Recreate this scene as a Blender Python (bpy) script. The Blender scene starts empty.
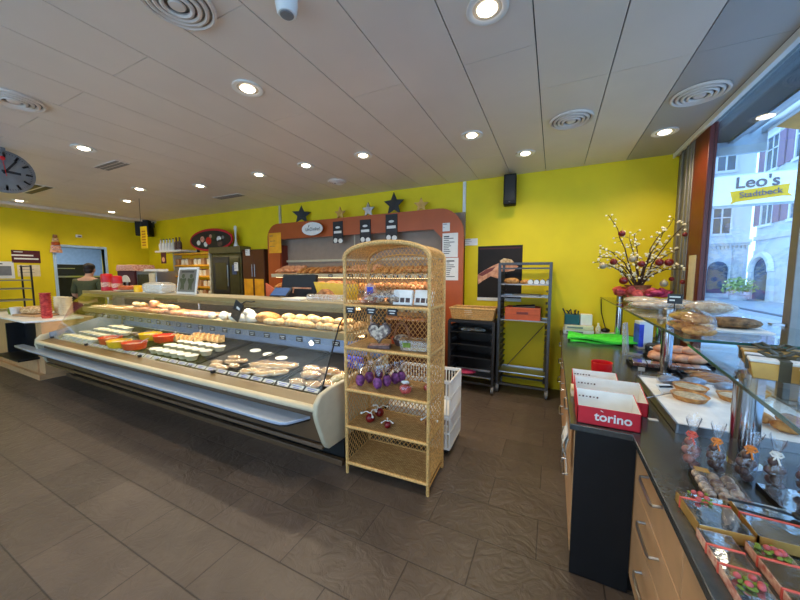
import bpy, bmesh, math, random
from mathutils import Vector, Matrix
R = math.radians
rnd = random.Random(11)
D = bpy.data
SC = bpy.context.scene
COL = SC.collection
PI = math.pi

# ------------------------------------------------------------------ camera, world, light, exposure
F, TH, PT, EYE = 314.0, R(25.98), math.atan(26.5 / 314), 1.6
fw = Vector((-math.sin(TH) * math.cos(PT), math.cos(TH) * math.cos(PT), -math.sin(PT)))
rt = Vector((math.cos(TH), math.sin(TH), 0))
up = rt.cross(fw)
cam = D.objects.new('camera', D.cameras.new('camera'))
COL.objects.link(cam)
cam.data.sensor_width = 36
cam.data.lens = F / 800 * 36
cam.data.clip_start = .02
cam.matrix_world = Matrix(((rt.x, up.x, -fw.x, 0), (rt.y, up.y, -fw.y, 0), (rt.z, up.z, -fw.z, EYE), (0, 0, 0, 1)))
SC.camera = cam
SC.view_settings.view_transform = 'Standard'
SC.view_settings.look = 'None'
SC.view_settings.gamma = 1
SC.view_settings.use_curve_mapping = False
SC.view_settings.exposure = 0.08
w = D.worlds.new('sky')
SC.world = w
w.use_nodes = True
bg = w.node_tree.nodes['Background']
bg.inputs['Color'].default_value = (.46, .70, 1.0, 1)
bg.inputs['Strength'].default_value = 4.0
K_SPOT, K_STRIP = 54.0, 6.5
LAMP_RGB = (1.0, .82, .58)
DOWNLIGHTS = [(-.36, 1.77), (-2.09, 1.71), (-4.68, 1.69), (-.78, 3.23), (-.34, 3.97), (.92, 3.98), (-2.04, 3.21), (-2.88, 3.18),
              (-3.73, 3.18), (-5.03, 3.17), (-6.1, 2.85), (-7.3, 3.2), (-8.9, 3.6), (-9.1, 2.3)]


def lamp(name, kind, loc, energy, rgb=LAMP_RGB, parent=None, size=.1, size_y=None, spot=None, blend=.4, rot=None):
    l = D.lights.new(name, kind)
    l.energy = energy
    l.color = rgb
    if kind == 'AREA':
        l.shape = 'RECTANGLE' if size_y else 'DISK'
        l.size = size
        if size_y:
            l.size_y = size_y
    else:
        l.shadow_soft_size = size
    if spot:
        l.spot_size, l.spot_blend = spot, blend
    o = D.objects.new(name, l)
    COL.objects.link(o)
    o.location = loc
    if rot:
        o.rotation_euler = rot
    if parent:
        o.parent = parent
    return o


# ------------------------------------------------------------------ helpers
def lin(c):
    return tuple((x / 12.92 if x <= .04045 else ((x + .055) / 1.055) ** 2.4) for x in (v / 255 for v in c))


def nodes(name):
    m = D.materials.new(name)
    m.use_nodes = True
    nt = m.node_tree
    return m, nt, nt.nodes['Principled BSDF'], nt.nodes['Material Output']


def mat(name, c, r=.5, m=0., v=.08, s=14, b=0., em=0., c2=None, st=(1, 1, 1), coat=0., spec=.5, bd=.004, th=None):
    """principled + noise variation between two tones (and a noise bump)"""
    M, nt, P, out = nodes(name)
    a = lin(c)
    lo = tuple(x * (1 - v) for x in a)
    hi = lin(c2) if c2 else tuple(min(1, x * (1 + v)) for x in a)
    tc = nt.nodes.new('ShaderNodeTexCoord')
    mp = nt.nodes.new('ShaderNodeMapping')
    mp.inputs['Scale'].default_value = st
    n = nt.nodes.new('ShaderNodeTexNoise')
    n.inputs['Scale'].default_value = s
    n.inputs['Detail'].default_value = 4
    cr = nt.nodes.new('ShaderNodeValToRGB')
    p0, p1 = th or (.35, .65)
    cr.color_ramp.elements[0].position, cr.color_ramp.elements[1].position = p0, p1
    cr.color_ramp.elements[0].color = (*lo, 1)
    cr.color_ramp.elements[1].color = (*hi, 1)
    L = nt.links.new
    L(tc.outputs['Object'], mp.inputs[0])
    L(mp.outputs[0], n.inputs['Vector'])
    L(n.outputs['Fac'], cr.inputs[0])
    L(cr.outputs[0], P.inputs['Base Color'])
    P.inputs['Roughness'].default_value = r
    P.inputs['Metallic'].default_value = m
    P.inputs['Coat Weight'].default_value = coat
    P.inputs['Specular IOR Level'].default_value = spec
    if em:
        L(cr.outputs[0], P.inputs['Emission Color'])
        P.inputs['Emission Strength'].default_value = em
    if b:
        bp = nt.nodes.new('ShaderNodeBump')
        bp.inputs['Strength'].default_value = b
        bp.inputs['Distance'].default_value = bd
        L(n.outputs['Fac'], bp.inputs['Height'])
        L(bp.outputs[0], P.inputs['Normal'])
    return M


def glass(name, tint=(.93, .97, .97), refl=.05, rough=.01, wrinkle=0., body=0., bodyc=(235, 240, 245)):
    """thin clear sheet: straight-through transmission with a mirror-like sheen that grows at grazing angles"""
    M, nt, P, out = nodes(name)
    nt.nodes.remove(P)
    L = nt.links.new
    tr = nt.nodes.new('ShaderNodeBsdfTransparent')
    tr.inputs[0].default_value = (*tint, 1)
    gl = nt.nodes.new('ShaderNodeBsdfGlossy')
    gl.inputs['Roughness'].default_value = rough
    lw = nt.nodes.new('ShaderNodeLayerWeight')
    pw = nt.nodes.new('ShaderNodeMath')
    pw.operation = 'POWER'
    pw.inputs[1].default_value = 4
    ma = nt.nodes.new('ShaderNodeMath')
    ma.operation = 'MULTIPLY_ADD'
    ma.inputs[1].default_value = .8
    ma.inputs[2].default_value = refl
    mx = nt.nodes.new('ShaderNodeMixShader')
    L(lw.outputs['Facing'], pw.inputs[0])
    L(pw.outputs[0], ma.inputs[0])
    L(ma.outputs[0], mx.inputs[0])
    L(tr.outputs[0], mx.inputs[1])
    L(gl.outputs[0], mx.inputs[2])
    last = mx
    tc = nt.nodes.new('ShaderNodeTexCoord')
    n = nt.nodes.new('ShaderNodeTexNoise')
    n.inputs['Scale'].default_value = 30
    L(tc.outputs['Object'], n.inputs['Vector'])
    if wrinkle:
        bp = nt.nodes.new('ShaderNodeBump')
        bp.inputs['Strength'].default_value = wrinkle
        bp.inputs['Distance'].default_value = .01
        L(n.outputs['Fac'], bp.inputs['Height'])
        L(bp.outputs[0], gl.inputs['Normal'])
        L(bp.outputs[0], lw.inputs['Normal'])
    if body:
        df = nt.nodes.new('ShaderNodeBsdfDiffuse')
        df.inputs[0].default_value = (*lin(bodyc), 1)
        m2 = nt.nodes.new('ShaderNodeMixShader')
        m2.inputs[0].default_value = body
        L(mx.outputs[0], m2.inputs[1])
        L(df.outputs[0], m2.inputs[2])
        last = m2
    L(last.outputs[0], out.inputs[0])
    return M


class MB:
    """collects shapes, then links them as ONE mesh object"""

    def __init__(s):
        s.v, s.f = [], []

    def add(s, vs, fs, M=None):
        n = len(s.v)
        for v in vs:
            s.v.append(tuple(M @ Vector(v)) if M is not None else tuple(v))
        for f in fs:
            s.f.append(tuple(i + n for i in f))
        return s

    def bx(s, x0, x1, y0, y1, z0, z1, M=None):
        vs = [(x, y, z) for z in (z0, z1) for y in (y0, y1) for x in (x0, x1)]
        return s.add(vs, [(0, 2, 3, 1), (4, 5, 7, 6), (0, 1, 5, 4), (2, 6, 7, 3), (0, 4, 6, 2), (1, 3, 7, 5)], M)

    def box(s, c, d, rz=0, rx=0, ry=0):
        M = Matrix.Translation(c) @ Matrix.Rotation(rz, 4, 'Z') @ Matrix.Rotation(ry, 4, 'Y') @ Matrix.Rotation(rx, 4, 'X')
        a, b, e = (x / 2 for x in d)
        return s.bx(-a, a, -b, b, -e, e, M)

    def cyl(s, p0, p1, r0, r1=None, n=14):
        r1 = r0 if r1 is None else r1
        return s.tube([p0, p1], [r0, r1], n)

    def tube(s, pts, r, n=6, closed=False, flat=1.0):
        pts = [Vector(p) for p in pts]
        k = len(pts)
        rs = r if isinstance(r, (list, tuple)) else [r] * k
        vs, fs, u = [], [], None
        for i, p in enumerate(pts):
            a = pts[i - 1] if (i or closed) else p
            b = pts[(i + 1) % k] if (i < k - 1 or closed) else p
            t = (b - a).normalized()
            if u is None:
                u = t.orthogonal().normalized()
                if abs(t.z) > .9:
                    u = (Vector((1, 0, 0)) - t * t.x).normalized()
            else:
                u = (u - t * u.dot(t))
                u = u.normalized() if u.length > 1e-6 else t.orthogonal().normalized()
            w_ = t.cross(u)
            for j in range(n):
                q = 2 * PI * (j + .5) / n
                vs.append(p + (u * math.cos(q) + w_ * math.sin(q) * flat) * rs[i])
        for i in range(k if closed else k - 1):
            i2 = (i + 1) % k
            for j in range(n):
                j2 = (j + 1) % n
                fs.append((i * n + j, i * n + j2, i2 * n + j2, i2 * n + j))
        if not closed:
            fs.append(tuple(range(n))[::-1])
            fs.append(tuple((k - 1) * n + j for j in range(n)))
        return s.add(vs, fs)

    def lathe(s, prof, c=(0, 0, 0), n=20, M=None, sx=1., sy=1.):
        vs, fs = [], []
        for r, z in prof:
            for j in range(n):
                q = 2 * PI * j / n
                vs.append((c[0] + max(r, 1e-4) * math.cos(q) * sx, c[1] + max(r, 1e-4) * math.sin(q) * sy, c[2] + z))
        for i in range(len(prof) - 1):
            for j in range(n):
                j2 = (j + 1) % n
                fs.append((i * n + j, i * n + j2, (i + 1) * n + j2, (i + 1) * n + j))
        fs.append(tuple(range(n))[::-1])
        fs.append(tuple((len(prof) - 1) * n + j for j in range(n)))
        return s.add(vs, fs, M)

    def ell(s, c, r, n=12, m=8, rot=None, lump=0., p=2.0, cut=None):
        """ellipsoid; p>2 squares it off, cut flattens below that fraction of rz"""
        vs, fs = [], []
        ph = rnd.random() * 9
        M = Matrix.Translation(c) @ (rot.to_4x4() if rot else Matrix.Identity(4))
        sg = lambda x, e: math.copysign(abs(x) ** e, x)
        for i in range(m + 1):
            a = -PI / 2 + PI * i / m
            for j in range(n):
                b = 2 * PI * j / n
                e = 2 / p
                x, y, z = sg(math.cos(a), e) * sg(math.cos(b), e), sg(math.cos(a), e) * sg(math.sin(b), e), sg(math.sin(a), e)
                k = 1 + lump * math.sin(3 * b + ph) * math.cos(2 * a + ph)
                if cut is not None:
                    z = max(z, cut)
                vs.append((x * r[0] * k, y * r[1] * k, z * r[2] * k))
        for i in range(m):
            for j in range(n):
                j2 = (j + 1) % n
                fs.append((i * n + j, i * n + j2, (i + 1) * n + j2, (i + 1) * n + j))
        fs.append(tuple(range(n))[::-1])
        fs.append(tuple(m * n + j for j in range(n)))
        return s.add(vs, fs, M)

    def prism(s, pts, axis, a, b, M=None):
        """polygon extruded along axis 'x' (pts=y,z), 'y' (pts=x,z) or 'z' (pts=x,y)"""
        n = len(pts)
        put = {'x': lambda p, t: (t, p[0], p[1]), 'y': lambda p, t: (p[0], t, p[1]), 'z': lambda p, t: (p[0], p[1], t)}[axis]
        vs = [put(p, a) for p in pts] + [put(p, b) for p in pts]
        fs = [tuple(range(n))[::-1], tuple(range(n, 2 * n))] + [(i, (i + 1) % n, n + (i + 1) % n, n + i) for i in range(n)]
        return s.add(vs, fs, M)

    def sheet(s, fn, nu, nv, th=.003, M=None):
        """surface fn(u,v) given a thickness th downwards along z"""
        vs, fs = [], []
        for off in (0, -th):
            for i in range(nu + 1):
                for j in range(nv + 1):
                    x, y, z = fn(i / nu, j / nv)
                    vs.append((x, y, z + off))
        N = (nu + 1) * (nv + 1)
        g = lambda i, j, o: o * N + i * (nv + 1) + j
        for i in range(nu):
            for j in range(nv):
                fs.append((g(i, j, 0), g(i + 1, j, 0), g(i + 1, j + 1, 0), g(i, j + 1, 0)))
                fs.append((g(i, j, 1), g(i, j + 1, 1), g(i + 1, j + 1, 1), g(i + 1, j, 1)))
        for i in range(nu):
            fs.append((g(i, 0, 0), g(i, 0, 1), g(i + 1, 0, 1), g(i + 1, 0, 0)))
            fs.append((g(i, nv, 0), g(i + 1, nv, 0), g(i + 1, nv, 1), g(i, nv, 1)))
        for j in range(nv):
            fs.append((g(0, j, 0), g(0, j + 1, 0), g(0, j + 1, 1), g(0, j, 1)))
            fs.append((g(nu, j, 0), g(nu, j, 1), g(nu, j + 1, 1), g(nu, j + 1, 0)))
        return s.add(vs, fs, M)

    def build(s, name, m, parent=None, w=False, ang=40, bevel=0., label=None, seg=2):
        off = Vector((0, 0, 0))
        if parent is not None and w:
            p = parent
            while p is not None:
                off += p.location
                p = p.parent
        loc = None
        if parent is None:
            xs, ys, zs = zip(*s.v)
            off = Vector(((min(xs) + max(xs)) / 2, (min(ys) + max(ys)) / 2, min(zs)))
            loc = off
        me = D.meshes.new(name)
        me.from_pydata([tuple(Vector(v) - off) for v in s.v], [], s.f)
        b = bmesh.new()
        b.from_mesh(me)
        bmesh.ops.remove_doubles(b, verts=b.verts, dist=1e-6)
        bmesh.ops.recalc_face_normals(b, faces=b.faces)
        b.to_mesh(me)
        b.free()
        me.polygons.foreach_set('use_smooth', [True] * len(me.polygons))
        me.set_sharp_from_angle(angle=R(ang))
        me.materials.append(m)
        o = D.objects.new(name, me)
        COL.objects.link(o)
        if loc is not None:
            o.location = loc
        if parent is not None:
            o.parent = parent
        if bevel:
            bv = o.modifiers.new('edge', 'BEVEL')
            bv.width, bv.segments, bv.limit_method, bv.angle_limit = bevel, seg, 'ANGLE', R(35)
        if label:
            o['label'] = label
        return o


def tag(o, label, cat, group=None, kind=None):
    o['label'], o['category'] = label, cat
    if group:
        o['group'] = group
    if kind:
        o['kind'] = kind
    return o


def thing(name, label, cat, loc=(0, 0, 0), rz=0, group=None):
    o = D.objects.new(name, None)
    COL.objects.link(o)
    o.empty_display_size = .05
    o.location = loc
    o.rotation_euler = (0, 0, rz)
    return tag(o, label, cat, group)


def struct(name, mb, m, **k):
    o = mb.build(name, m, **k)
    o['kind'] = 'structure'
    return o


def dup(o, loc, rz=0., label=None, group=None, sc=1., rx=0., ry=0.):
    """a copy of a thing with copies of its parts and sub-parts"""
    r = o.copy()
    COL.objects.link(r)
    r.location = loc
    r.rotation_euler = (rx, ry, rz)
    r.scale = (sc, sc, sc) if not isinstance(sc, tuple) else sc
    if label:
        r['label'] = label
    if group:
        r['group'] = group
    for ch in o.children:
        c = ch.copy()
        COL.objects.link(c)
        c.parent = r
        for g in ch.children:
            d = g.copy()
            COL.objects.link(d)
            d.parent = c
    return r


class Kind:
    """a prototype: the first placement moves the prototype itself, later ones copy it"""

    def __init__(s, o):
        s.o, s.used = o, False

    def put(s, loc, rz=0., label=None, group=None, sc=1., rx=0., ry=0.):
        if s.used:
            return dup(s.o, loc, rz, label, group, sc, rx, ry)
        s.used = True
        o = s.o
        o.location, o.rotation_euler = loc, (rx, ry, rz)
        o.scale = (sc, sc, sc) if not isinstance(sc, tuple) else sc
        if label:
            o['label'] = label
        if group:
            o['group'] = group
        return o


def lettering(txt, size, m, parent, loc, rot, name='lettering', ext=.001, bold=0., sp=1., shear=0.):
    c = D.curves.new(name, 'FONT')
    c.body, c.size, c.extrude, c.offset = txt, size, ext, bold
    c.align_x, c.align_y = 'CENTER', 'CENTER'
    c.space_character, c.shear = sp, shear
    c.materials.append(m)
    t_ = D.objects.new(name, c)
    COL.objects.link(t_)
    bpy.context.view_layer.update()
    me = D.meshes.new_from_object(t_)
    D.objects.remove(t_)
    o = D.objects.new(name, me)
    COL.objects.link(o)
    o.parent = parent
    o.location, o.rotation_euler = loc, rot
    return o


# ------------------------------------------------------------------ materials
M_ = {}
M_['yellow'] = mat('yellow wall paint', (230, 204, 0), .6, v=.04, s=3)
M_['ceil'] = mat('painted metal ceiling', (222, 209, 196), .42, v=.03, s=2, spec=.6)
M_['ceilstrip'] = mat('greyer metal ceiling strip', (172, 166, 160), .42, v=.03, s=2, spec=.6)
M_['void'] = mat('dark gap', (18, 17, 16), .9)
M_['white'] = mat('white plastic', (228, 226, 220), .4, v=.03)
M_['dialw'] = mat('white clock dial', (250, 250, 248), .6, v=.01)
M_['paper'] = mat('white paper', (230, 228, 220), .8, v=.03)
M_['black'] = mat('black plastic', (18, 18, 20), .4, v=.2)
M_['blackmat'] = mat('black laminate', (20, 20, 22), .6, v=.1, spec=.3)
M_['steel'] = mat('brushed steel', (178, 180, 184), .28, 1, v=.06, s=40, st=(1, 30, 30))
M_['palesteel'] = mat('pale satin steel', (184, 198, 218), .36, .5, v=.05, s=30, st=(1, 20, 1))
M_['chrome'] = mat('polished chrome', (200, 202, 206), .12, 1, v=.03)
M_['alu'] = mat('grey aluminium', (140, 136, 130), .45, .6, v=.05)
M_['galv'] = mat('galvanised grey steel', (86, 86, 88), .4, .7, v=.1, s=30)
M_['dgrey'] = mat('dark grey metal', (52, 50, 50), .5, .5, v=.1)
M_['grey'] = mat('grey plastic', (120, 122, 124), .5)
M_['bluegrey'] = mat('grey blue sheet metal', (128, 140, 160), .4, .3, v=.05)
M_['steelblued'] = mat('blue grey back panel', (96, 116, 152), .35, .3, v=.05)
M_['cream'] = mat('cream grey moulded panel', (190, 180, 152), .38, v=.04)
M_['tan'] = mat('khaki painted rail', (146, 124, 76), .35, v=.06)
M_['khaki'] = mat('dark khaki rail', (112, 90, 50), .35, v=.06)
M_['brownpan'] = mat('brown lower panel', (88, 66, 44), .4, v=.08)
M_['ventback'] = mat('grey vent backing', (134, 128, 122), .7)  # even warm grey, a tone below the ceiling paint
M_['wood'] = mat('light oak laminate', (196, 152, 108), .45, v=.1, s=6, st=(6, 1, 1), b=.05)
M_['woodd'] = mat('oak edge', (176, 128, 82), .5, v=.12, s=8)
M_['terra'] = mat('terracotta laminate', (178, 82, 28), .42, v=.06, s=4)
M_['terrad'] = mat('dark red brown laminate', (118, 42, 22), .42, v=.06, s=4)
M_['taupe'] = mat('taupe back panel', (150, 130, 112), .6, v=.05)
M_['redpost'] = mat('dark red painted frame', (94, 26, 16), .4, v=.08)
M_['creampan'] = mat('cream panel', (214, 200, 160), .6)
M_['wicker'] = mat('wicker cane', (196, 148, 82), .55, v=.25, s=60, b=.3)
M_['rope'] = mat('cane wrapping', (208, 164, 98), .55, v=.25, s=90, b=.5)
M_['worktop'] = mat('dark grey green worktop', (58, 62, 62), .22, v=.12, s=50, spec=.75)
M_['red'] = mat('red card', (200, 28, 44), .5, v=.05)
M_['redpl'] = mat('red plastic', (214, 24, 28), .35, v=.05)
M_['yelpl'] = mat('yellow plastic', (240, 190, 20), .35, v=.05)
M_['green'] = mat('bright green fabric', (70, 226, 60), .7, v=.15, s=20)
M_['teal'] = mat('teal card', (14, 84, 92), .5)
M_['blue'] = mat('royal blue print', (40, 60, 190), .4, c2=(60, 84, 215), v=.2, s=25)
M_['navy'] = mat('navy blue panel', (50, 70, 110), .4)
M_['orange'] = mat('orange fabric', (214, 150, 64), .7, v=.1)
M_['orangecr'] = mat('orange red plastic', (196, 84, 36), .5, v=.08)
M_['amber'] = mat('yellow orange poster print', (250, 170, 30), .5, v=.15, s=8)
M_['dbrown'] = mat('dark brown metal door', (98, 56, 38), .3, .3, v=.12, s=5)
M_['hoodm'] = mat('olive steel hood', (128, 120, 90), .35, .6, v=.06)
M_['olive'] = mat('olive dark glass front', (74, 70, 46), .25, .3, v=.1)
M_['bread'] = mat('golden brown crust', (176, 106, 46), .6, c2=(214, 156, 86), v=.3, s=28, b=.3)
M_['breadd'] = mat('dark crust', (140, 84, 44), .65, c2=(190, 130, 78), v=.3, s=24, b=.3)
M_['flour'] = mat('floury pale crust', (190, 138, 78), .75, c2=(230, 200, 152), v=.15, s=30, b=.35)
M_['bun'] = mat('soft bun crust', (214, 132, 88), .4, c2=(236, 178, 134), v=.2, s=16, b=.1)
M_['choc'] = mat('dark chocolate', (74, 48, 42), .35, c2=(110, 84, 80), v=.3, s=30, b=.2)
M_['chocm'] = mat('marbled praline', (128, 98, 88), .35, c2=(222, 202, 174), v=.3, s=38, th=(.40, .58))
M_['nougat'] = mat('reddish brown sweets', (120, 74, 68), .4, c2=(176, 120, 110), v=.3, s=50)
M_['pink'] = mat('pinkish sliced filling', (214, 112, 92), .5, c2=(244, 206, 176), v=.2, s=45, b=.2)
M_['sand'] = mat('sandwich crumb', (204, 146, 80), .6, c2=(238, 204, 146), v=.2, s=40, b=.2)
M_['salad'] = mat('pale green salad', (226, 206, 130), .6, c2=(246, 240, 222), v=.2, s=50, b=.3)
M_['potw'] = mat('white yoghurt', (238, 236, 228), .4)
M_['cup'] = mat('pale cup card', (230, 214, 178), .5)
M_['gold'] = mat('gold card', (206, 160, 84), .32, .45, v=.1)
M_['ribbon'] = mat('dark satin ribbon', (74, 66, 42), .35, v=.2)
M_['redrib'] = mat('salmon ribbon', (226, 96, 78), .4, v=.1)
M_['rose'] = mat('dusty rose buds', (190, 84, 84), .6, v=.2, s=90)
M_['orrib'] = mat('orange ribbon', (232, 136, 50), .4, v=.1)
M_['purple'] = mat('purple lavender sachet', (104, 44, 98), .6, c2=(150, 80, 140), v=.3, s=60)
M_['bauble'] = mat('dark red bauble', (116, 8, 14), .3, v=.2, s=50)
M_['baublew'] = mat('silver white bauble', (176, 160, 130), .3, .3)
M_['tulle'] = mat('crimson tulle', (196, 44, 60), .6, c2=(226, 96, 84), v=.3, s=25)
M_['tullem'] = mat('magenta tulle', (180, 30, 90), .6, c2=(210, 70, 110), v=.3, s=25)
M_['jute'] = mat('brown jute wrap', (150, 96, 60), .8, v=.2, s=50)
M_['twig'] = mat('dark twig', (74, 48, 30), .8, v=.2)
M_['blossom'] = mat('cream blossom', (246, 236, 200), .5, v=.04)
M_['leaf'] = mat('moss green', (110, 130, 40), .7, v=.3, s=40, b=.3)
M_['tart'] = mat('tart filling', (176, 160, 120), .4, c2=(226, 206, 170), v=.3, s=60, b=.3)
M_['crustdk'] = mat('seeded loaf', (96, 70, 44), .7, c2=(150, 112, 70), v=.35, s=40, b=.6, bd=.01)
M_['hair'] = mat('dark brown hair', (30, 18, 14), .6, v=.3, s=60, b=.3)
M_['skin'] = mat('skin', (196, 148, 120), .55, v=.04)
M_['shirt'] = mat('olive shirt', (70, 74, 44), .8, v=.1, s=30)
M_['steelblue'] = mat('pale blue kitchen tile', (150, 172, 196), .4, v=.06)
M_['screen'] = mat('blue grey screen', (70, 100, 150), .25, v=.15, s=6)
M_['hdye'] = mat('dark slate soffit', (32, 44, 52), .6, v=.08)
M_['sblue'] = mat('pale slate blue panel', (176, 204, 226), .5, v=.05)
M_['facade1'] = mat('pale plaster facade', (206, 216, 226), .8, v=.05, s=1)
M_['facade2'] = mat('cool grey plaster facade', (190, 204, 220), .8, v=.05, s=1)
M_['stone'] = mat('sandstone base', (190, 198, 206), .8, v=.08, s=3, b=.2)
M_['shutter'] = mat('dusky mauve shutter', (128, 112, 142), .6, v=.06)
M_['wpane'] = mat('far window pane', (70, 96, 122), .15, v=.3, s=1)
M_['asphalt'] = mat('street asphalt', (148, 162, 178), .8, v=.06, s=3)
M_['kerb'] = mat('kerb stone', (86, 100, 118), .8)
M_['bushl'] = mat('yellow green bush', (150, 176, 110), .7, v=.3, s=6)
M_['signw'] = mat('white lit sign face', (214, 236, 250), .4, v=.02, em=.5)
M_['signd'] = mat('blue grey sign letters', (70, 84, 122), .5)
M_['ink'] = mat('black ink', (24, 22, 24), .6)
M_['darkred'] = mat('dark maroon ink', (80, 24, 30), .6)
M_['poster'] = mat('dark bakery photograph', (20, 14, 12), .75, c2=(28, 20, 17), v=.3, s=4)
M_['lampon'] = mat('glowing lamp', (255, 240, 214), .4, v=.01, em=14)
M_['lampoff'] = mat('lamp reflector', (226, 220, 206), .25, .4)
M_['strip'] = mat('glowing strip light', (255, 226, 170), .4, v=.01, em=5)
M_['glass'] = glass('window glass', (.90, .96, 1.0), .03)
M_['shelfglass'] = glass('clear shelf glass', (.965, .985, .98), .06)
M_['glassedge'] = mat('green glass edge', (40, 84, 76), .2, v=.1)
M_['film'] = glass('clear cellophane', (.97, .97, .98), .10, .08, .6, .012)
M_['filmb'] = glass('taut clear film', (.97, .97, .98), .55, .04, .05, .02)
M_['tub'] = glass('cloudy plastic', (.95, .95, .95), .06, .15, .1, .30, (226, 222, 210))


def m_floor():
    M, nt, P, out = nodes('slate floor tiles')
    L = nt.links.new
    tc = nt.nodes.new('ShaderNodeTexCoord')
    br = nt.nodes.new('ShaderNodeTexBrick')
    br.inputs['Scale'].default_value = 1
    br.inputs['Brick Width'].default_value = .64
    br.inputs['Row Height'].default_value = .32
    br.inputs['Mortar Size'].default_value = .004
    br.inputs['Mortar Smooth'].default_value = .3
    br.inputs['Color1'].default_value = (*lin((78, 68, 60)), 1)
    br.inputs['Color2'].default_value = (*lin((92, 80, 71)), 1)
    br.inputs['Mortar'].default_value = (*lin((54, 46, 41)), 1)
    br.offset = .5
    mp = nt.nodes.new('ShaderNodeMapping')
    mp.inputs['Location'].default_value = (.53, .21, 0)
    L(tc.outputs['Object'], mp.inputs[0])
    L(mp.outputs[0], br.inputs['Vector'])
    n = nt.nodes.new('ShaderNodeTexNoise')
    n.inputs['Scale'].default_value = 2.6
    n.inputs['Detail'].default_value = 6
    n.inputs['Distortion'].default_value = 1.2
    n2 = nt.nodes.new('ShaderNodeTexNoise')
    n2.inputs['Scale'].default_value = 7
    n2.inputs['Detail'].default_value = 8
    n2.inputs['Distortion'].default_value = 2.5
    L(tc.outputs['Object'], n.inputs['Vector'])
    L(tc.outputs['Object'], n2.inputs['Vector'])
    mx = nt.nodes.new('ShaderNodeMix')
    mx.data_type, mx.blend_type = 'RGBA', 'MULTIPLY'
    mx.inputs['Factor'].default_value = .55
    cr = nt.nodes.new('ShaderNodeValToRGB')
    cr.color_ramp.elements[0].position, cr.color_ramp.elements[1].position = .3, .7
    cr.color_ramp.elements[0].color, cr.color_ramp.elements[1].color = (.62, .60, .60, 1), (1.2, 1.18, 1.14, 1)
    L(n.outputs['Fac'], cr.inputs[0])
    L(br.outputs['Color'], mx.inputs['A'])
    L(cr.outputs[0], mx.inputs['B'])
    L(mx.outputs['Result'], P.inputs['Base Color'])
    rr = nt.nodes.new('ShaderNodeMapRange')
    rr.inputs['To Min'].default_value, rr.inputs['To Max'].default_value = .30, .55
    L(n2.outputs['Fac'], rr.inputs['Value'])
    L(rr.outputs[0], P.inputs['Roughness'])
    b1 = nt.nodes.new('ShaderNodeBump')
    b1.inputs['Strength'].default_value, b1.inputs['Distance'].default_value = .55, .012
    L(n2.outputs['Fac'], b1.inputs['Height'])
    b2 = nt.nodes.new('ShaderNodeBump')
    b2.invert = True
    b2.inputs['Strength'].default_value, b2.inputs['Distance'].default_value = .6, .004
    L(br.outputs['Fac'], b2.inputs['Height'])
    L(b1.outputs[0], b2.inputs['Normal'])
    L(b2.outputs[0], P.inputs['Normal'])
    return M


def m_weave():
    M, nt, P, out = nodes('woven cane')
    L = nt.links.new
    tc = nt.nodes.new('ShaderNodeTexCoord')
    br = nt.nodes.new('ShaderNodeTexBrick')
    br.inputs['Scale'].default_value = 1
    br.inputs['Brick Width'].default_value = .03
    br.inputs['Row Height'].default_value = .012
    br.inputs['Mortar Size'].default_value = .0016
    br.inputs['Color1'].default_value = (*lin((208, 170, 108)), 1)
    br.inputs['Color2'].default_value = (*lin((176, 132, 72)), 1)
    br.inputs['Mortar'].default_value = (*lin((104, 70, 36)), 1)
    L(tc.outputs['Object'], br.inputs['Vector'])
    L(br.outputs['Color'], P.inputs['Base Color'])
    P.inputs['Roughness'].default_value = .55
    bp = nt.nodes.new('ShaderNodeBump')
    bp.invert = True
    bp.inputs['Strength'].default_value, bp.inputs['Distance'].default_value = .8, .003
    L(br.outputs['Fac'], bp.inputs['Height'])
    L(bp.outputs[0], P.inputs['Normal'])
    return M


M_['floor'] = m_floor()
M_['weave'] = m_weave()

# ------------------------------------------------------------------ the room
CE, YB, XL, XR, YF = 2.97, 4.75, -9.9, 1.25, -3.0
struct('floor', MB().bx(-13.2, 1.4, -3.1, 5.2, -.1, 0), M_['floor'])
c = MB()
xs = [1.185, .741]
while xs[-1] > XL:
    xs.append(xs[-1] - .443)
strip = MB()
for i in range(len(xs) - 1):
    x1, x0 = xs[i] - .0035, max(xs[i + 1], XL) + .0035
    js = [YF] + [v for v in ((-1.9, .4, 2.68) if i < 3 else (-.8, 2.16) if i % 2 else (-2.2, 1.2, 3.9))] + [YB]
    for a, b in zip(js, js[1:]):
        (c if i else strip).bx(x0, x1, a + .002, b - .002, CE, CE + .02)
struct('ceiling', c, M_['ceil'])
struct('ceiling', strip, M_['ceilstrip'])
struct('ceiling_void', MB().bx(XL - .2, XR + .02, YF - .1, YB + .15, CE + .02, CE + .12), M_['void'])
struct('wall_back', MB().bx(XL - .15, XR + .1, YB, YB + .15, 0, CE + .02), M_['yellow'])
DY0, DY1, DZ = 2.96, 3.80, 2.19
c = MB()
c.bx(XL - .15, XL, YF, DY0, 0, CE + .02).bx(XL - .15, XL, DY1, YB, 0, CE + .02).bx(XL - .15, XL, DY0, DY1, DZ, CE + .02)
struct('wall_left', c, M_['yellow'])
c = MB()
c.bx(XL - .16, XL + .02, DY0 - .05, DY0, 0, DZ + .05).bx(XL - .16, XL + .02, DY1, DY1 + .05, 0, DZ + .05).bx(XL - .16, XL + .02, DY0, DY1, DZ, DZ + .05)
struct('door_1', c, M_['sblue'], bevel=.006)
struct('trim_1', MB().bx(XL, XL + .45, YF, YB, CE - .05, CE - .001), M_['ceil'])
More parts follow.
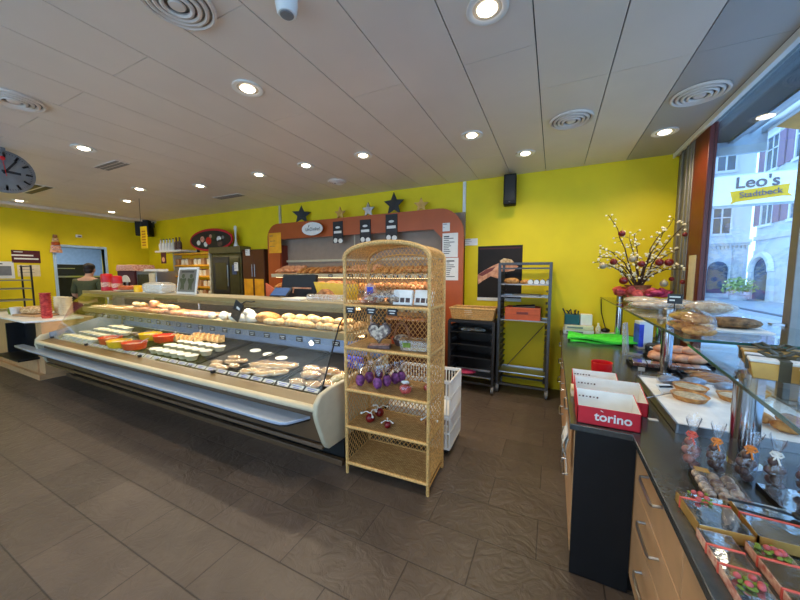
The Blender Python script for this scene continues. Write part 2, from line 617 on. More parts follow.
# kitchen behind the doorway
c = MB()
c.bx(-13.1, -13.0, 1.6, 5.1, 0, 2.7).bx(-13.1, XL - .15, 5.0, 5.1, 0, 2.7).bx(-13.1, XL - .15, 1.6, 1.7, 0, 2.7)
struct('wall_kitchen', c, M_['steelblue'])
struct('ceiling_kitchen', MB().bx(-13.1, XL - .15, 1.6, 5.1, 2.7, 2.8), M_['ceil'])
lamp('kitchen_light', 'AREA', (-11.4, 3.4, 2.66), 60, (.75, .88, 1.0), size=.6, size_y=1.6)
# front wall behind the camera, with the wide shop windows that light the room
c = MB()
c.bx(XL - .15, XR + .1, YF - .15, YF, 0, .12).bx(XL - .15, XR + .1, YF - .15, YF, 2.85, CE + .1)
for a, b in ((XL - .15, -8.0), (-5.5, -5.2), (-2.9, -2.6), (-.3, .3), (1.0, XR + .1)):
    c.bx(a, b, YF - .15, YF, .12, 2.85)
struct('wall_front', c, M_['yellow'])
# window wall on the right
struct('wall_right', MB().bx(XR, XR + .1, YF, YB, 0, .80), M_['alu'])
wf = MB()
wf.bx(XR - .02, XR + .06, YF, 3.91, .80, .86)
for y in (2.635, .75, -1.2):
    wf.bx(XR - .015, XR + .055, y - .035, y + .035, .86, CE)
wfo = struct('window_1', wf, M_['alu'], bevel=.004)
for a, b in ((2.67, 3.91), (.785, 2.60), (-1.165, .715), (YF, -1.235)):
    MB().bx(XR + .015, XR + .023, a, b, .86, CE + .05).build('pane', M_['glass'], wfo, w=True)
g = MB()
for a, b, x in ((4.56, 4.745, 1.245), (4.40, 4.56, 1.235), (4.245, 4.40, 1.225)):
    g.bx(x, XR + .12, a, b, 0, CE)
for y in (4.56, 4.40, 4.30):
    g.bx(1.215, 1.232, y - .012, y + .012, 0, CE)
struct('trim_2', g, M_['alu'], bevel=.003)
rp = struct('trim_3', MB().bx(1.232, XR + .04, 3.91, 4.245, 0, CE), M_['redpost'], bevel=.004)
for a, b in ((.9, 1.28), (1.33, 1.78)):
    MB().bx(1.226, 1.236, 3.99, 4.16, a, b).build('panel', M_['creampan'], rp, w=True, bevel=.003, label='cream panel set in the red frame')
struct('trim_4', MB().bx(1.186, 1.205, YF, YB - .01, CE - .05, CE).bx(1.21, 1.24, YF, YB - .01, CE - .03, CE), M_['white'])

# ------------------------------------------------------------------ outside: street, houses, sign, awning
struct('road', MB().bx(1.6, 7.7, -8, 60, -.08, -.02), M_['asphalt'])
struct('kerb', MB().bx(7.7, 7.9, -8, 60, -.08, .03), M_['kerb'])
struct('pavement', MB().bx(7.9, 30, -8, 60, -.08, .02), M_['asphalt'])
struct('path', MB().bx(1.36, 1.6, -8, 60, -.08, -.01), M_['kerb'])


def house_window(root, ax, u, v, wd, ht, plane, shut=False, frame=M_['facade1']):
    """ax 'y': facade faces -y at y=plane, u is x; ax 'x': faces -x at x=plane, u is y"""
    def bx(mb, u0, u1, d0, d1, z0, z1):
        return mb.bx(u0, u1, plane + d0, plane + d1, z0, z1) if ax == 'y' else mb.bx(plane + d0, plane + d1, u0, u1, z0, z1)
    m = MB()
    bx(m, u - wd / 2 - .15, u + wd / 2 + .15, -.12, 0, v + ht, v + ht + .18)
    bx(m, u - wd / 2 - .15, u + wd / 2 + .15, -.14, 0, v - .15, v)
    for s in (-1, 1):
        bx(m, u + s * (wd / 2 + .06) - .06, u + s * (wd / 2 + .06) + .06, -.08, 0, v, v + ht)
    bx(m, u - .04, u + .04, -.05, 0, v, v + ht)
    bx(m, u - wd / 2, u + wd / 2, -.05, 0, v + ht * .62, v + ht * .62 + .06)
    f = m.build('window', frame, root, w=True)
    p = MB()
    bx(p, u - wd / 2, u + wd / 2, -.02, .02, v, v + ht)
    p.build('pane', M_['wpane'], f, w=True)
    if shut:
        for s in (-1, 1):
            q = MB()
            c0 = u + s * (wd / 2 + .12 + wd * .27)
            bx(q, c0 - wd * .27, c0 + wd * .27, -.1, -.03, v, v + ht)
            q.build('shutter', M_['shutter'], root, w=True)


YA = 28.0
A = thing('building', 'pale house with ornate cornice and arched ground floor facing down the street', 'building', (9, YA, 0))
MB().bx(2.0, 11.15, YA, YA + 6, 0, 12).build('wall', M_['facade1'], A, w=True)
m = MB()
m.bx(2.0, 11.15, YA - .35, YA, 3.55, 3.75).bx(2.0, 11.15, YA - .2, YA, 3.4, 3.55).bx(2.0, 11.15, YA - .25, YA, 7.0, 7.3)
for k in range(20):
    m.bx(7.2 + k * .2, 7.28 + k * .2, YA - .1, YA, 3.2, 3.4)
m.build('cornice', M_['facade1'], A, w=True)
for u in (6.6, 8.35, 9.75):
    house_window(A, 'y', u, 4.2, .85, 1.6, YA)
    house_window(A, 'y', u, 8.2, .85, 1.9, YA)
m = MB()
for u in (7.4, 8.9, 10.6):
    m.bx(u - .22, u + .22, YA - .35, YA, 0, 3.2)
m.build('pilaster', M_['stone'], A, w=True)
m = MB()
for u in (8.15, 9.75):
    m.prism([(u - .5, .3), (u + .5, .3), (u + .5, 1.9)] + [(u + .5 * math.cos(t), 1.9 + .5 * math.sin(t)) for t in (R(30), R(60), R(90), R(120), R(150))] + [(u - .5, 1.9)], 'y', YA - .04, YA + .02)
m.build('arch_opening', M_['wpane'], A, w=True)
m = MB()
for k in range(6):
    m.prism([(7.6 + k * .5, 6.1 + .25 * (k % 2)), (7.85 + k * .5, 6.45), (8.1 + k * .5, 6.1 + .25 * ((k + 1) % 2))], 'y', YA - .08, YA)
m.build('pediment', M_['stone'], A, w=True)

XB_ = 11.2
B = thing('building', 'tall grey house with mauve shutters and an arched doorway across the street', 'building', (XB_, 20, 0))
MB().bx(XB_, XB_ + 8, -6, 27.4, 0, 15).build('wall', M_['facade2'], B, w=True)
m = MB()
m.bx(XB_ - .12, XB_, -6, 27.4, 3.6, 3.85).bx(XB_ - .3, XB_, -6, 27.4, 10.2, 10.5)
m.build('string_course', M_['stone'], B, w=True)
for u in (26.4, 23.8, 21.2, 18.6, 16.0, 13.4):
    house_window(B, 'x', u, 4.5, 1.05, 1.9, XB_, True)
    house_window(B, 'x', u, 7.6, 1.05, 1.9, XB_, True)
MB().bx(XB_ - .06, XB_, -6, 27.4, 0, 3.0).build('base_course', M_['stone'], B, w=True)


def arch(u, hw, zs):
    return [(u - hw, .02), (u + hw, .02), (u + hw, zs)] + [(u + hw * math.cos(R(t)), zs + hw * math.sin(R(t))) for t in range(15, 180, 15)] + [(u - hw, zs)]


m = MB()
m.prism(arch(26.2, .8, 1.7), 'x', XB_ - .1, XB_ - .02)
m.build('doorway', M_['wpane'], B, w=True)
m = MB()
for s in (-1, 1):
    m.bx(XB_ - .22, XB_, 26.2 + s * 1.0 - .2, 26.2 + s * 1.0 + .2, 0, 1.7)
pts = [(XB_ - .14, 26.2 + 1.0 * math.cos(R(t)), 1.7 + 1.0 * math.sin(R(t))) for t in range(0, 181, 15)]
m.tube(pts, .2, 6)
m.build('door_surround', M_['facade1'], B, w=True)
for u in (23.2, 20.6, 18.0):
    m = MB()
    m.bx(XB_ - .1, XB_ - .02, u - .7, u + .7, .5, 2.6)
    f = m.build('shop_window', M_['stone'], B, w=True)
    MB().bx(XB_ - .12, XB_ - .09, u - .6, u + .6, .6, 2.5).build('pane', M_['wpane'], f, w=True)

bsh = thing('bush', 'round yellow green bush standing on the pavement across the street', 'bush', (9.95, 25.6, .02))
m = MB()
for k in range(420):
    a, b, r = rnd.random() * 2 * PI, rnd.uniform(-.4, 1.5), .35 + rnd.random() * .65
    p = Vector((math.cos(a) * math.cos(b) * .8 * r, math.sin(a) * math.cos(b) * .8 * r, .68 + math.sin(b) * .70 * r))
    q = .10
    t1 = Vector((rnd.uniform(-1, 1), rnd.uniform(-1, 1), rnd.uniform(-1, 1))).normalized()
    t2 = t1.orthogonal().normalized()
    m.add([p - t1 * q, p + t2 * q * .5, p + t1 * q, p - t2 * q * .5], [(0, 1, 2, 3)])
m.build('foliage', M_['bushl'], bsh)
MB().lathe([(.35, 0), (.42, .3)]).build('pot', M_['stone'], bsh)

sg = thing('shop_sign', 'white projecting shop sign with yellow banner hanging outside the window', 'sign', (2.42, 6.0, 2.53))
MB().bx(-.46, .46, 0, .14, 0, .42).build('box', M_['sblue'], sg, bevel=.01)
MB().bx(-.445, .445, -.006, .002, .015, .405).build('face', M_['signw'], sg)
MB().prism([(-.27, .19), (.3, .24), (.29, .12), (.34, .08), (.24, .09), (-.2, .05), (-.26, .02), (-.24, .07)], 'y', -.012, -.006).build('banner', M_['yelpl'], sg, label='yellow ribbon banner on the sign')
lettering("Leo's", .21, M_['signd'], sg, (-.01, -.016, .295), (R(90), 0, 0), ext=.004, bold=.0028)
lettering('Stadtbeck', .105, M_['signd'], sg, (.03, -.018, .145), (R(90), R(-4), 0), ext=.003, bold=.001)
MB().bx(-.9, -.46, .05, .09, .30, .34).bx(-.9, -.46, .05, .09, .08, .12).bx(-1.0, -.9, .0, .14, 0, .42).build('bracket', M_['dgrey'], sg)

aw = thing('awning', 'slate canopy with orange awning cloth above the window outside', 'awning', (1.6, 2.0, 3.0))
MB().bx(1.37, 1.67, -3, 5.15, 3.04, 3.14).build('soffit', M_['hdye'], aw, w=True)
MB().bx(1.67, 1.72, -3, 5.15, 3.02, 3.16).build('rail', M_['steel'], aw, w=True)
MB().bx(1.82, 1.86, 3.2, 4.8, 3.10, 3.16).build('rail', M_['steel'], aw, w=True)
MB().bx(1.93, 1.97, 3.2, 4.8, 3.08, 3.14).build('rail', M_['steel'], aw, w=True)
MB().bx(1.38, 1.98, 4.80, 4.85, 2.90, 3.21).build('cheek', M_['sblue'], aw, w=True)
MB().prism([(1.98, 3.14), (2.0, 3.17), (2.9, 2.86), (2.9, 2.83)], 'y', 3.2, 4.79).build('cloth', M_['orange'], aw, w=True, label='orange awning cloth')

# ------------------------------------------------------------------ ceiling fittings
def downlight(x, y, label):
    t = thing('ceiling_downlight', label, 'ceiling light', (x, y, CE), group='recessed ceiling downlights')
    MB().lathe([(.070, .004), (.105, .002), (.108, -.008), (.096, -.012), (.074, -.004)], n=24).build('trim_ring', M_['white'], t)
    MB().lathe([(.074, -.0045), (.066, -.0035), (.05, -.0025)], n=24).build('reflector', M_['lampoff'], t)
    MB().lathe([(.052, -.006), (.04, -.014), (.012, -.017)], n=18).build('bulb', M_['lampon'], t)
    lamp('spot', 'SPOT', (0, 0, -.03), K_SPOT, parent=t, size=.05, spot=R(145), blend=.95)


DL = ['brightest recessed downlight at the top edge of the photo', 'recessed downlight above the middle of the deli counter front',
      'recessed downlight nearest the round wall clock', 'recessed downlight above the wicker shelf', 'recessed downlight next to the black speaker on the yellow wall',
      'recessed downlight in the corner by the window', 'recessed downlight above the right end of the bread cabinet', 'recessed downlight above the black star of the bread cabinet',
      'recessed downlight above the white oval sign', 'recessed downlight above the red oval board', 'recessed downlight above the hanging wire',
      'recessed downlight behind the hanging wire', 'recessed downlight in front of the far corner speaker', 'recessed downlight above the kitchen doorway']
for (x, y), l in zip(DOWNLIGHTS, DL):
    downlight(x, y, l)
for x, y in ((-2.1, -.6), (-4.7, -.6), (-.3, -.6), (-7.0, 1.0)):     # added unseen lamps, assumed to carry on the ceiling's downlight rows
    lamp('added_room_light', 'SPOT', (x, y, CE - .03), K_SPOT, size=.05, spot=R(145), blend=.95)


def round_vent(x, y, label, r=.165):
    t = thing('ceiling_vent', label, 'ceiling vent', (x, y, CE), group='round ceiling vents')
    MB().lathe([(r, .0), (r, -.004), (r * .9, -.008), (.01, -.008), (.01, 0)], n=36).build('backing', M_['ventback'], t)
    for k in range(4):
        a = r * (1 - k * .2)
        m = MB()
        m.tube([(a * math.cos(q * PI / 20), a * math.sin(q * PI / 20), -.010 - .004 * k) for q in range(40)], .0115, 6, True)
        m.build('ring', M_['ceil'], t)
    MB().lathe([(r * .24, -.02), (r * .2, -.028), (.01, -.03)], n=24).build('hub', M_['ceil'], t)


round_vent(-1.76, 1.04, 'round ceiling vent cut by the top edge of the photo')
round_vent(-3.87, 1.0, 'round ceiling vent above the wall clock')
round_vent(.09, 3.29, 'round ceiling vent in front of the black wall speaker')
round_vent(.95, 3.26, 'round ceiling vent nearest the window')
round_vent(-2.95, 3.92, 'small round ceiling vent over the bread cabinet', .13)


def slot_vent(x0, x1, y0, y1, label, mm, n=3):
    t = thing('slot_vent', label, 'ceiling vent', ((x0 + x1) / 2, (y0 + y1) / 2, CE), group='slot vents in the ceiling')
    MB().bx(x0, x1, y0, y1, CE - .006, CE).build('frame', M_['white'] if mm else M_['ceil'], t, w=True, bevel=.002)
    for k in range(n):
        a = y0 + (y1 - y0) * (k + .15) / n
        MB().bx(x0 + .03, x1 - .03, a, a + (y1 - y0) * .7 / n, CE - .010, CE - .004).build('slot', M_['black'] if mm else M_['ventback'], t, w=True)


slot_vent(-8.15, -7.2, 1.98, 2.22, 'black slot vent in the ceiling beside the clock', True, 2)
slot_vent(-5.4, -4.8, 2.02, 2.18, 'pale slot vent between the clock and the hanging wire', False)
slot_vent(-5.6, -4.9, 3.74, 3.9, 'pale slot vent above the red oval board', False)

sd = thing('smoke_detector', 'white round smoke detector at the top edge of the ceiling', 'smoke detector', (-1.25, 1.27, CE))
MB().lathe([(.055, 0), (.055, -.03), (.048, -.07), (.04, -.078), (.01, -.078)], n=24).build('housing', M_['white'], sd)
MB().lathe([(.034, -.079), (.03, -.083), (.01, -.084)], n=20).build('lens', M_['grey'], sd)

ck = thing('wall_clock', 'round white station clock hanging under the ceiling at the left edge', 'clock', (-5.43, 1.29, 2.71))
My = Matrix.Rotation(R(90), 4, 'Y')
MB().lathe([(.222, -.05), (.226, -.02), (.226, .012), (.214, .016)], n=40, M=My).build('case', M_['grey'], ck)
MB().lathe([(.214, .0), (.214, .012), (.01, .0125)], n=40, M=My).build('dial', M_['dialw'], ck)
m = MB()
for k in range(60):
    a = k * R(6)
    l, wd = (.055, .020) if k % 5 == 0 else (.016, .005)
    m.box((.0145, math.sin(a) * (.202 - l / 2), math.cos(a) * (.202 - l / 2)), (.003, wd, l), rx=-a)
m.build('minute_marks', M_['black'], ck)
for a, l, wd, nm in ((R(92), .14, .026, 'hour_hand'), (R(33), .185, .018, 'minute_hand')):
    MB().box((.019, math.sin(a) * (l / 2 - .03), math.cos(a) * (l / 2 - .03)), (.003, wd, l), rx=-a).build(nm, M_['black'], ck)
m = MB()
m.box((.024, -.008, .05), (.002, .005, .2), rx=R(6)).ell((.024, -.016, .135), (.003, .022, .022), 14, 8)
m.build('second_hand', M_['redpl'], ck)
MB().bx(-.03, -.01, -.02, .02, .2, .258).build('hanger', M_['grey'], ck)

hw = MB().tube([(-6.88, 3.2, 2.10), (-6.88, 3.2, CE)], .004, 6).build('hanging_wire', M_['dgrey'])
tag(hw, 'thin dark wire hanging from the ceiling with a yellow banner', 'wire')
bn = thing('hanging_banner', 'yellow printed banner hanging on a wire left of the red oval board', 'banner', (-6.80, 3.2, 2.06))
MB().bx(-.105, .105, -.004, .004, 0, .40).build('cloth', M_['yelpl'], bn)
m = MB()
for k in range(6):
    m.bx(-.06, .06, -.0065, -.0045, .05 + k * .05, .07 + k * .05)
m.build('print', M_['terra'], bn)


def speaker(loc, rz, label, h=.40, wd=.16, d=.16):
    t = thing('wall_speaker', label, 'speaker', loc, rz)
    MB().bx(-wd / 2, wd / 2, -d / 2, d / 2, -h / 2, h / 2).build('cabinet', M_['blackmat'], t, bevel=.012)
    MB().bx(-wd / 2 + .015, wd / 2 - .015, -d / 2 - .008, -d / 2, -h / 2 + .05, h / 2 - .02).build('grille', M_['black'], t, bevel=.004)
    MB().lathe([(.012, 0), (.012, .012)], (0, -d / 2 - .003, -h / 2 + .025), 12).build('badge', M_['grey'], t)
    MB().cyl((0, d / 2 - .02, .1), (0, d / 2 + .06, .1), .018).bx(-.04, .04, d / 2 + .05, d / 2 + .062, .03, .17).build('bracket', M_['dgrey'], t)
    return t


speaker((-.575, 4.61, 2.73), R(4), 'black box speaker on the yellow wall by the poster')
speaker((-9.55, 4.52, 2.76), R(-50), 'black box speaker in the far left corner', .4, .26, .3)
tag(MB().bx(-1.26, -1.215, 4.722, 4.749, 1.98, CE - .01).build('cable_duct', M_['white'], bevel=.004), 'white cable duct on the wall right of the bread cabinet', 'cable duct')
tag(MB().bx(-5.02, -4.97, 4.722, 4.749, 2.3, CE - .01).build('cable_duct', M_['cream'], bevel=.004), 'pale cable duct on the wall above the dark cabinets', 'cable duct')

# ------------------------------------------------------------------ deli display counter
X0, X1 = -6.78, -1.52
dc = thing('deli_counter', 'long refrigerated deli counter with front glass and cream bumper', 'display counter', ((X0 + X1) / 2, 2.3, 0))
P_ = lambda mb, nm, m, **k: mb.build(nm, m, dc, w=True, **k)
P_(MB().bx(X0 + .1, X1 - .02, 2.08, 2.85, 0, .26), 'plinth', M_['void'])
P_(MB().bx(X0, X1, 2.02, 2.06, 0, .05), 'plinth_strip', M_['brownpan'], bevel=.004)
P_(MB().prism([(1.83, .295), (2.10, .24), (2.85, .24), (2.85, .58), (1.815, .57), (1.815, .45)], 'x', X0, X1 - .03), 'lower_body', M_['brownpan'])
P_(MB().prism([(1.815, .245), (1.85, .245), (1.85, .275), (1.82, .275)], 'x', X0, X1 - .03), 'lower_rail', M_['brownpan'], bevel=.004)
bp = [(1.750 + .024 * math.cos(R(t)), .592 + .022 * math.sin(R(t))) for t in range(60, 301, 20)] + [(1.84, .572), (1.84, .612)]
P_(MB().prism(bp, 'x', X0, X1 - .03), 'bumper', M_['cream'], ang=60)
P_(MB().prism([(1.775, .600), (1.90, .600), (1.90, .632), (1.88, .632), (1.775, .610)], 'x', X0, X1 - .03), 'front_rail', M_['khaki'], bevel=.003)
ep = [(2.02, .225), (1.87, .235), (1.835, .26), (1.80, .34), (1.74, .50), (1.725, .56), (1.735, .64), (1.79, .695), (1.90, .715), (2.05, .715), (2.85, .76), (2.85, .225)]
P_(MB().prism(ep, 'x', X1 - .045, X1), 'end_panel', M_['cream'], bevel=.014, seg=3)
P_(MB().prism(ep, 'x', X0 - .04, X0), 'end_panel', M_['cream'], bevel=.014)
P_(MB().prism([(1.88, .58), (2.75, .68), (2.75, .90), (2.55, .90), (1.88, .72)], 'x', X0 + .001, X0 + .04), 'end_lining', M_['bluegrey'])
P_(MB().prism([(1.90, .575), (2.76, .695), (2.76, .72), (1.90, .60)], 'x', X0 + .04, X1 - .045), 'deck', M_['steel'])
P_(MB().prism([(2.765, .58), (2.82, .58), (2.86, .88), (2.79, .88)], 'x', X0, X1 - .03), 'back_panel', M_['steelblued'])
P_(MB().bx(X0, X1 - .04, 2.30, 2.86, 1.035, 1.06), 'mid_shelf', M_['cream'])
P_(MB().bx(X0, X1 - .04, 2.272, 2.30, 1.00, 1.068), 'mid_rail', M_['tan'], bevel=.004)
P_(MB().bx(X0, X1 - .04, 2.296, 2.304, .93, 1.0), 'tag_rail', M_['shelfglass'])
P_(MB().bx(X0, X1 - .04, 2.32, 2.72, 1.295, 1.325), 'top_shelf', M_['cream'], bevel=.004)
P_(MB().bx(X0, X1 - .04, 2.285, 2.32, 1.245, 1.33), 'top_rail', M_['tan'], bevel=.006)
P_(MB().bx(X0, X1 - .04, 2.83, 2.87, .88, 1.3).bx(X0, X1 - .04, 2.72, 2.87, 1.29, 1.3), 'rear_wall', M_['dgrey'])
P_(MB().bx(X0, X1 - .04, 2.36, 2.385, 1.27, 1.294), 'strip_light', M_['strip'])
P_(MB().bx(X0, X1 - .04, 2.42, 2.445, 1.012, 1.034), 'strip_light', M_['strip'])
for z, en in ((1.262, K_STRIP), (1.005, K_STRIP * 1.1)):
    for k in range(3):
        lamp('counter_light', 'AREA', (X0 + .9 + k * 1.73, 2.37 + .06 * (z < 1.1), z), en, (1, .88, .68), size=1.6, size_y=.03)
clipx = [X0 + .06, -5.62, -4.28, -2.95, X1 - .10]
for a, b in zip(clipx, clipx[1:]):
    P_(MB().prism([(1.893, .634), (2.150, 1.16), (2.285, 1.285), (2.281, 1.290), (2.145, 1.165), (1.886, .638)], 'x', a + .004, b - .004), 'front_glass', M_['shelfglass'], ang=10)
for x in clipx:
    P_(MB().box((x, 1.89, .648), (.03, .03, .028)), 'glass_clip', M_['black'])
P_(MB().tube([(clipx[-1], 1.885, .638), (clipx[-1], 2.148, 1.168), (clipx[-1], 2.285, 1.29)], .007, 6), 'glass_edge_strip', M_['black'])
for x in (X0 + .02, -4.28, X1 - .06):
    P_(MB().cyl((x, 2.6, 1.06), (x, 2.6, 1.295), .012), 'shelf_post', M_['steel'])
    P_(MB().cyl((x, 2.6, .61), (x, 2.6, 1.035), .012), 'shelf_post', M_['steel'])
P_(MB().prism([(1.93, .66), (2.3, 1.24), (2.7, 1.24), (2.75, .92), (2.55, .9)], 'x', X0 + .004, X0 + .010), 'end_glass', M_['shelfglass'])
r = .06
sp = [(-7.45, 1.78), (-7.45, 1.68), (-6.9, 1.66), (-1.88, 1.63), (-1.80, 1.635), (-1.75, 1.66), (-1.69, 1.76), (-1.66, 1.815), (-6.9, 1.815), (-6.9, 1.78)]
P_(MB().prism(sp, 'z', .470, .494), 'bag_shelf', M_['palesteel'], bevel=.004, label='brushed steel bag shelf along the counter front')
P_(MB().prism([(x, y + .004) for x, y in sp], 'z', .458, .470), 'bag_shelf_edge', M_['black'])

DKZ, MSZ, TSZ = .601, 1.061, 1.326
SLOPE = math.atan(.12 / .86)
dk = lambda y: (y - 1.90) * .12 / .86      # the deck rises towards the back
# dark trays on the deck
trayk = None
for k, x in enumerate((-1.88, -2.50, -3.12, -3.74)):
    t = thing('display_tray', ['empty dark display tray at the wicker shelf end of the counter', 'dark display tray second from the right end of the deli deck',
                               'dark display tray third from the right end of the deli deck', 'dark display tray behind the yoghurt cups'][k], 'tray', (x, 2.33, DKZ + dk(2.33)), group='dark deck trays')
    t.rotation_euler.x = SLOPE
    m = MB().bx(-.29, .29, -.40, .40, 0, .008)
    for s in (-1, 1):
        m.bx(s * .29 - .008, s * .29 + .008, -.41, .41, 0, .022).bx(-.29, .29, s * .40 - .008, s * .40 + .008, 0, .022)
    m.build('bed', M_['blackmat'], t, bevel=.003)
for x0, k, lw_ in ((-6.55, 0, .9), (-5.6, 1, .9), (-4.65, 2, .60)):
    t = tag(MB().prism([(1.96, DKZ + dk(1.96)), (2.72, DKZ + dk(2.72)), (2.72, DKZ + .006 + dk(2.72)), (1.96, DKZ + .006 + dk(1.96))], 'x', x0, x0 + lw_).build('deck_liner', M_['blackmat'], bevel=.002), ['dark liner under the white dishes at the left end of the deli deck', 'dark liner under the red and yellow bowls', 'dark liner under the wrapped sandwiches'][k], 'liner')
DT = DKZ + .0095     # top of the tray beds


def price_card(name, label, group, wd=.09, h=.05, m='ink', lines='white'):
    t = thing(name, label, 'price tag', group=group)
    MB().box((0, 0, h / 2), (wd, .003, h)).build('card', M_[m], t)
    mm = MB()
    for k, l in enumerate((.7, .5)):
        mm.box((0, -.0022, h * (.68 - .36 * k)), (wd * l, .001, h * .13))
    mm.build('print', M_[lines], t)
    return t


kt = Kind(price_card('price_tag', 'x', 'price tags along the deli shelf rail'))
for k in range(22):
    x = X0 + .35 + k * .222
    kt.put((x, 2.290, .936), 0, 'small dark price tag on the clear rail under the upper deli shelf', sc=.95)
kw = Kind(price_card('price_card', 'x', 'cards along the counter front', .14, .045, 'paper', 'blue'))
for k in range(30):
    x = X0 + .22 + k * .165
    kw.put((x, 1.945, DKZ + .016), 0, 'white and blue price card along the front edge of the deli deck', rx=R(-55), sc=1.0)

# --- goods on the deck
def single(name, label, cat, mb, m, group, **k):
    return tag(mb.build(name, m, **k), label, cat, group)


def sandwich_pack(fill='pink', wrap=True):
    t = thing('wrapped_sandwich', 'x', 'sandwich')
    MB().ell((0, 0, .022), (.085, .048, .022), 12, 6, p=2.6, cut=-.9).build('bread', M_['sand'], t)
    MB().ell((0, 0, .026), (.089, .051, .008), 12, 6, lump=.05).build('filling', M_[fill], t)
    if wrap:
        MB().ell((0, 0, .024), (.098, .058, .026), 12, 6, p=2.4, cut=-.9, lump=.04).build('film', M_['film'], t)
    return t


def tub(lid=True):
    t = thing('dessert_cup', 'x', 'dessert cup')
    MB().lathe([(.038, 0), (.052, .06), (.055, .064), (.055, .068)], n=16).build('cup', M_['cup'], t)
    MB().lathe([(.054, .0685), (.05, .073), (.01, .074)], n=16).build('lid', M_['potw'], t)
    return t


def pile(kind, spots, label, group, zz, jitter=.5, sc=1., rz0=0., rx=0., zr=0.):
    for (x, y, dz) in spots:
        up_ = dk(y) if zz < .9 else 0
        kind.put((x, y, zz + dz + up_), rz0 + rnd.uniform(-jitter, jitter), label, group, sc * rnd.uniform(.94, 1.06), rx=SLOPE if up_ else 0)


ks = Kind(sandwich_pack('pink'))
pile(ks, [(-1.98, 2.03, 0), (-1.83, 2.04, 0), (-1.97, 2.16, 0), (-1.80, 2.17, 0), (-1.69, 2.10, 0), (-2.05, 2.28, 0), (-1.88, 2.30, 0), (-1.72, 2.26, 0), (-1.9, 2.1, .05), (-1.77, 2.2, .05)],
     'clear wrapped pink filled roll in the heap at the right end of the deli deck', 'wrapped rolls at the right end', DT, .4, 1.1)
kg = Kind(sandwich_pack('salad'))
pile(kg, [(-2.62, 2.05, 0), (-2.52, 2.10, 0), (-2.42, 2.06, 0), (-2.32, 2.12, 0), (-2.56, 2.22, 0), (-2.44, 2.24, 0), (-2.34, 2.26, 0), (-2.66, 2.2, 0)],
     'clear wrapped pale sandwich in the slanted row on the second dark tray', 'wrapped sandwiches on the second tray', DT, .15, 1.15, R(60))
pile(ks, [(-3.12, 2.04, 0), (-3.0, 2.02, 0), (-2.92, 2.10, 0), (-3.06, 2.16, 0), (-2.96, 2.22, 0), (-3.2, 2.1, 0), (-3.14, 2.26, 0)],
     'small wrapped pink snack in the cluster left of the slanted sandwiches', 'wrapped snacks on the third tray', DT, .5, .8)
kc = Kind(tub())
for r_ in range(3):
    for q in range(6):
        kc.put((-4.33 + q * .145 + r_ * .02, 2.08 + r_ * .15, DT + dk(2.08 + r_ * .15)), 0, 'pale lidded dessert cup in the block in the middle of the deli deck', 'lidded dessert cups', (1.25, 1.25, .8))
ksq = Kind(tag(MB().prism([(-.05, 0), (.05, 0), (.05, .012), (-.05, .075)], 'x', -.035, .035).build('sandwich_wedge', M_['sand'], bevel=.004), 'x', 'sandwich'))
for r_ in range(2):
    for q in range(6):
        ksq.put((-4.62 + q * .10 + r_ * .25, 2.44 + r_ * .14, DT + dk(2.5 + r_ * .14)), R(80), 'cut sandwich wedge in the two slanted rows behind the dessert cups', 'sandwich wedges', 1.3)


def bowl(m, fill):
    t = thing('salad_bowl', 'x', 'bowl')
    MB().lathe([(.09, 0), (.105, .012), (.118, .085), (.122, .088), (.115, .088), (.10, .03), (.01, .02)], n=24, sx=1.2).build('bowl', m, t)
    MB().ell((0, 0, .055), (.125, .10, .022), 14, 6, lump=.06).build('salad', M_[fill], t)
    MB().tube([(.03, .02, .06), (.10, .06, .11), (.13, .08, .13)], .005, 5).build('spoon', M_['steel'], t)
    return t


kr, ky = Kind(bowl(M_['redpl'], 'terra')), Kind(bowl(M_['yelpl'], 'sand'))
for (x, y, k, l) in ((-5.43, 2.08, kr, 'left red salad bowl in the front row of the deli deck'), (-5.10, 2.04, ky, 'yellow salad bowl between the two red front bowls'), (-4.77, 2.06, kr, 'largest red salad bowl in the front row of the deck'),
                     (-5.02, 2.36, ky, 'yellow salad bowl in the second row behind a red bowl'), (-4.69, 2.37, kr, 'red salad bowl in the second row beside the sandwich wedges')):
    k.put((x, y, DKZ + .007 + dk(y + .05)), R(8), l, 'salad bowls', 1.05)


def dish():
    t = thing('white_dish', 'x', 'dish')
    MB().lathe([(.05, 0), (.075, .05), (.078, .052), (.072, .05), (.05, .012), (.01, .01)], n=18).build('bowl', M_['potw'], t)
    MB().ell((0, 0, .04), (.062, .062, .016), 12, 6, lump=.06).build('salad', M_['salad'], t)
    return t


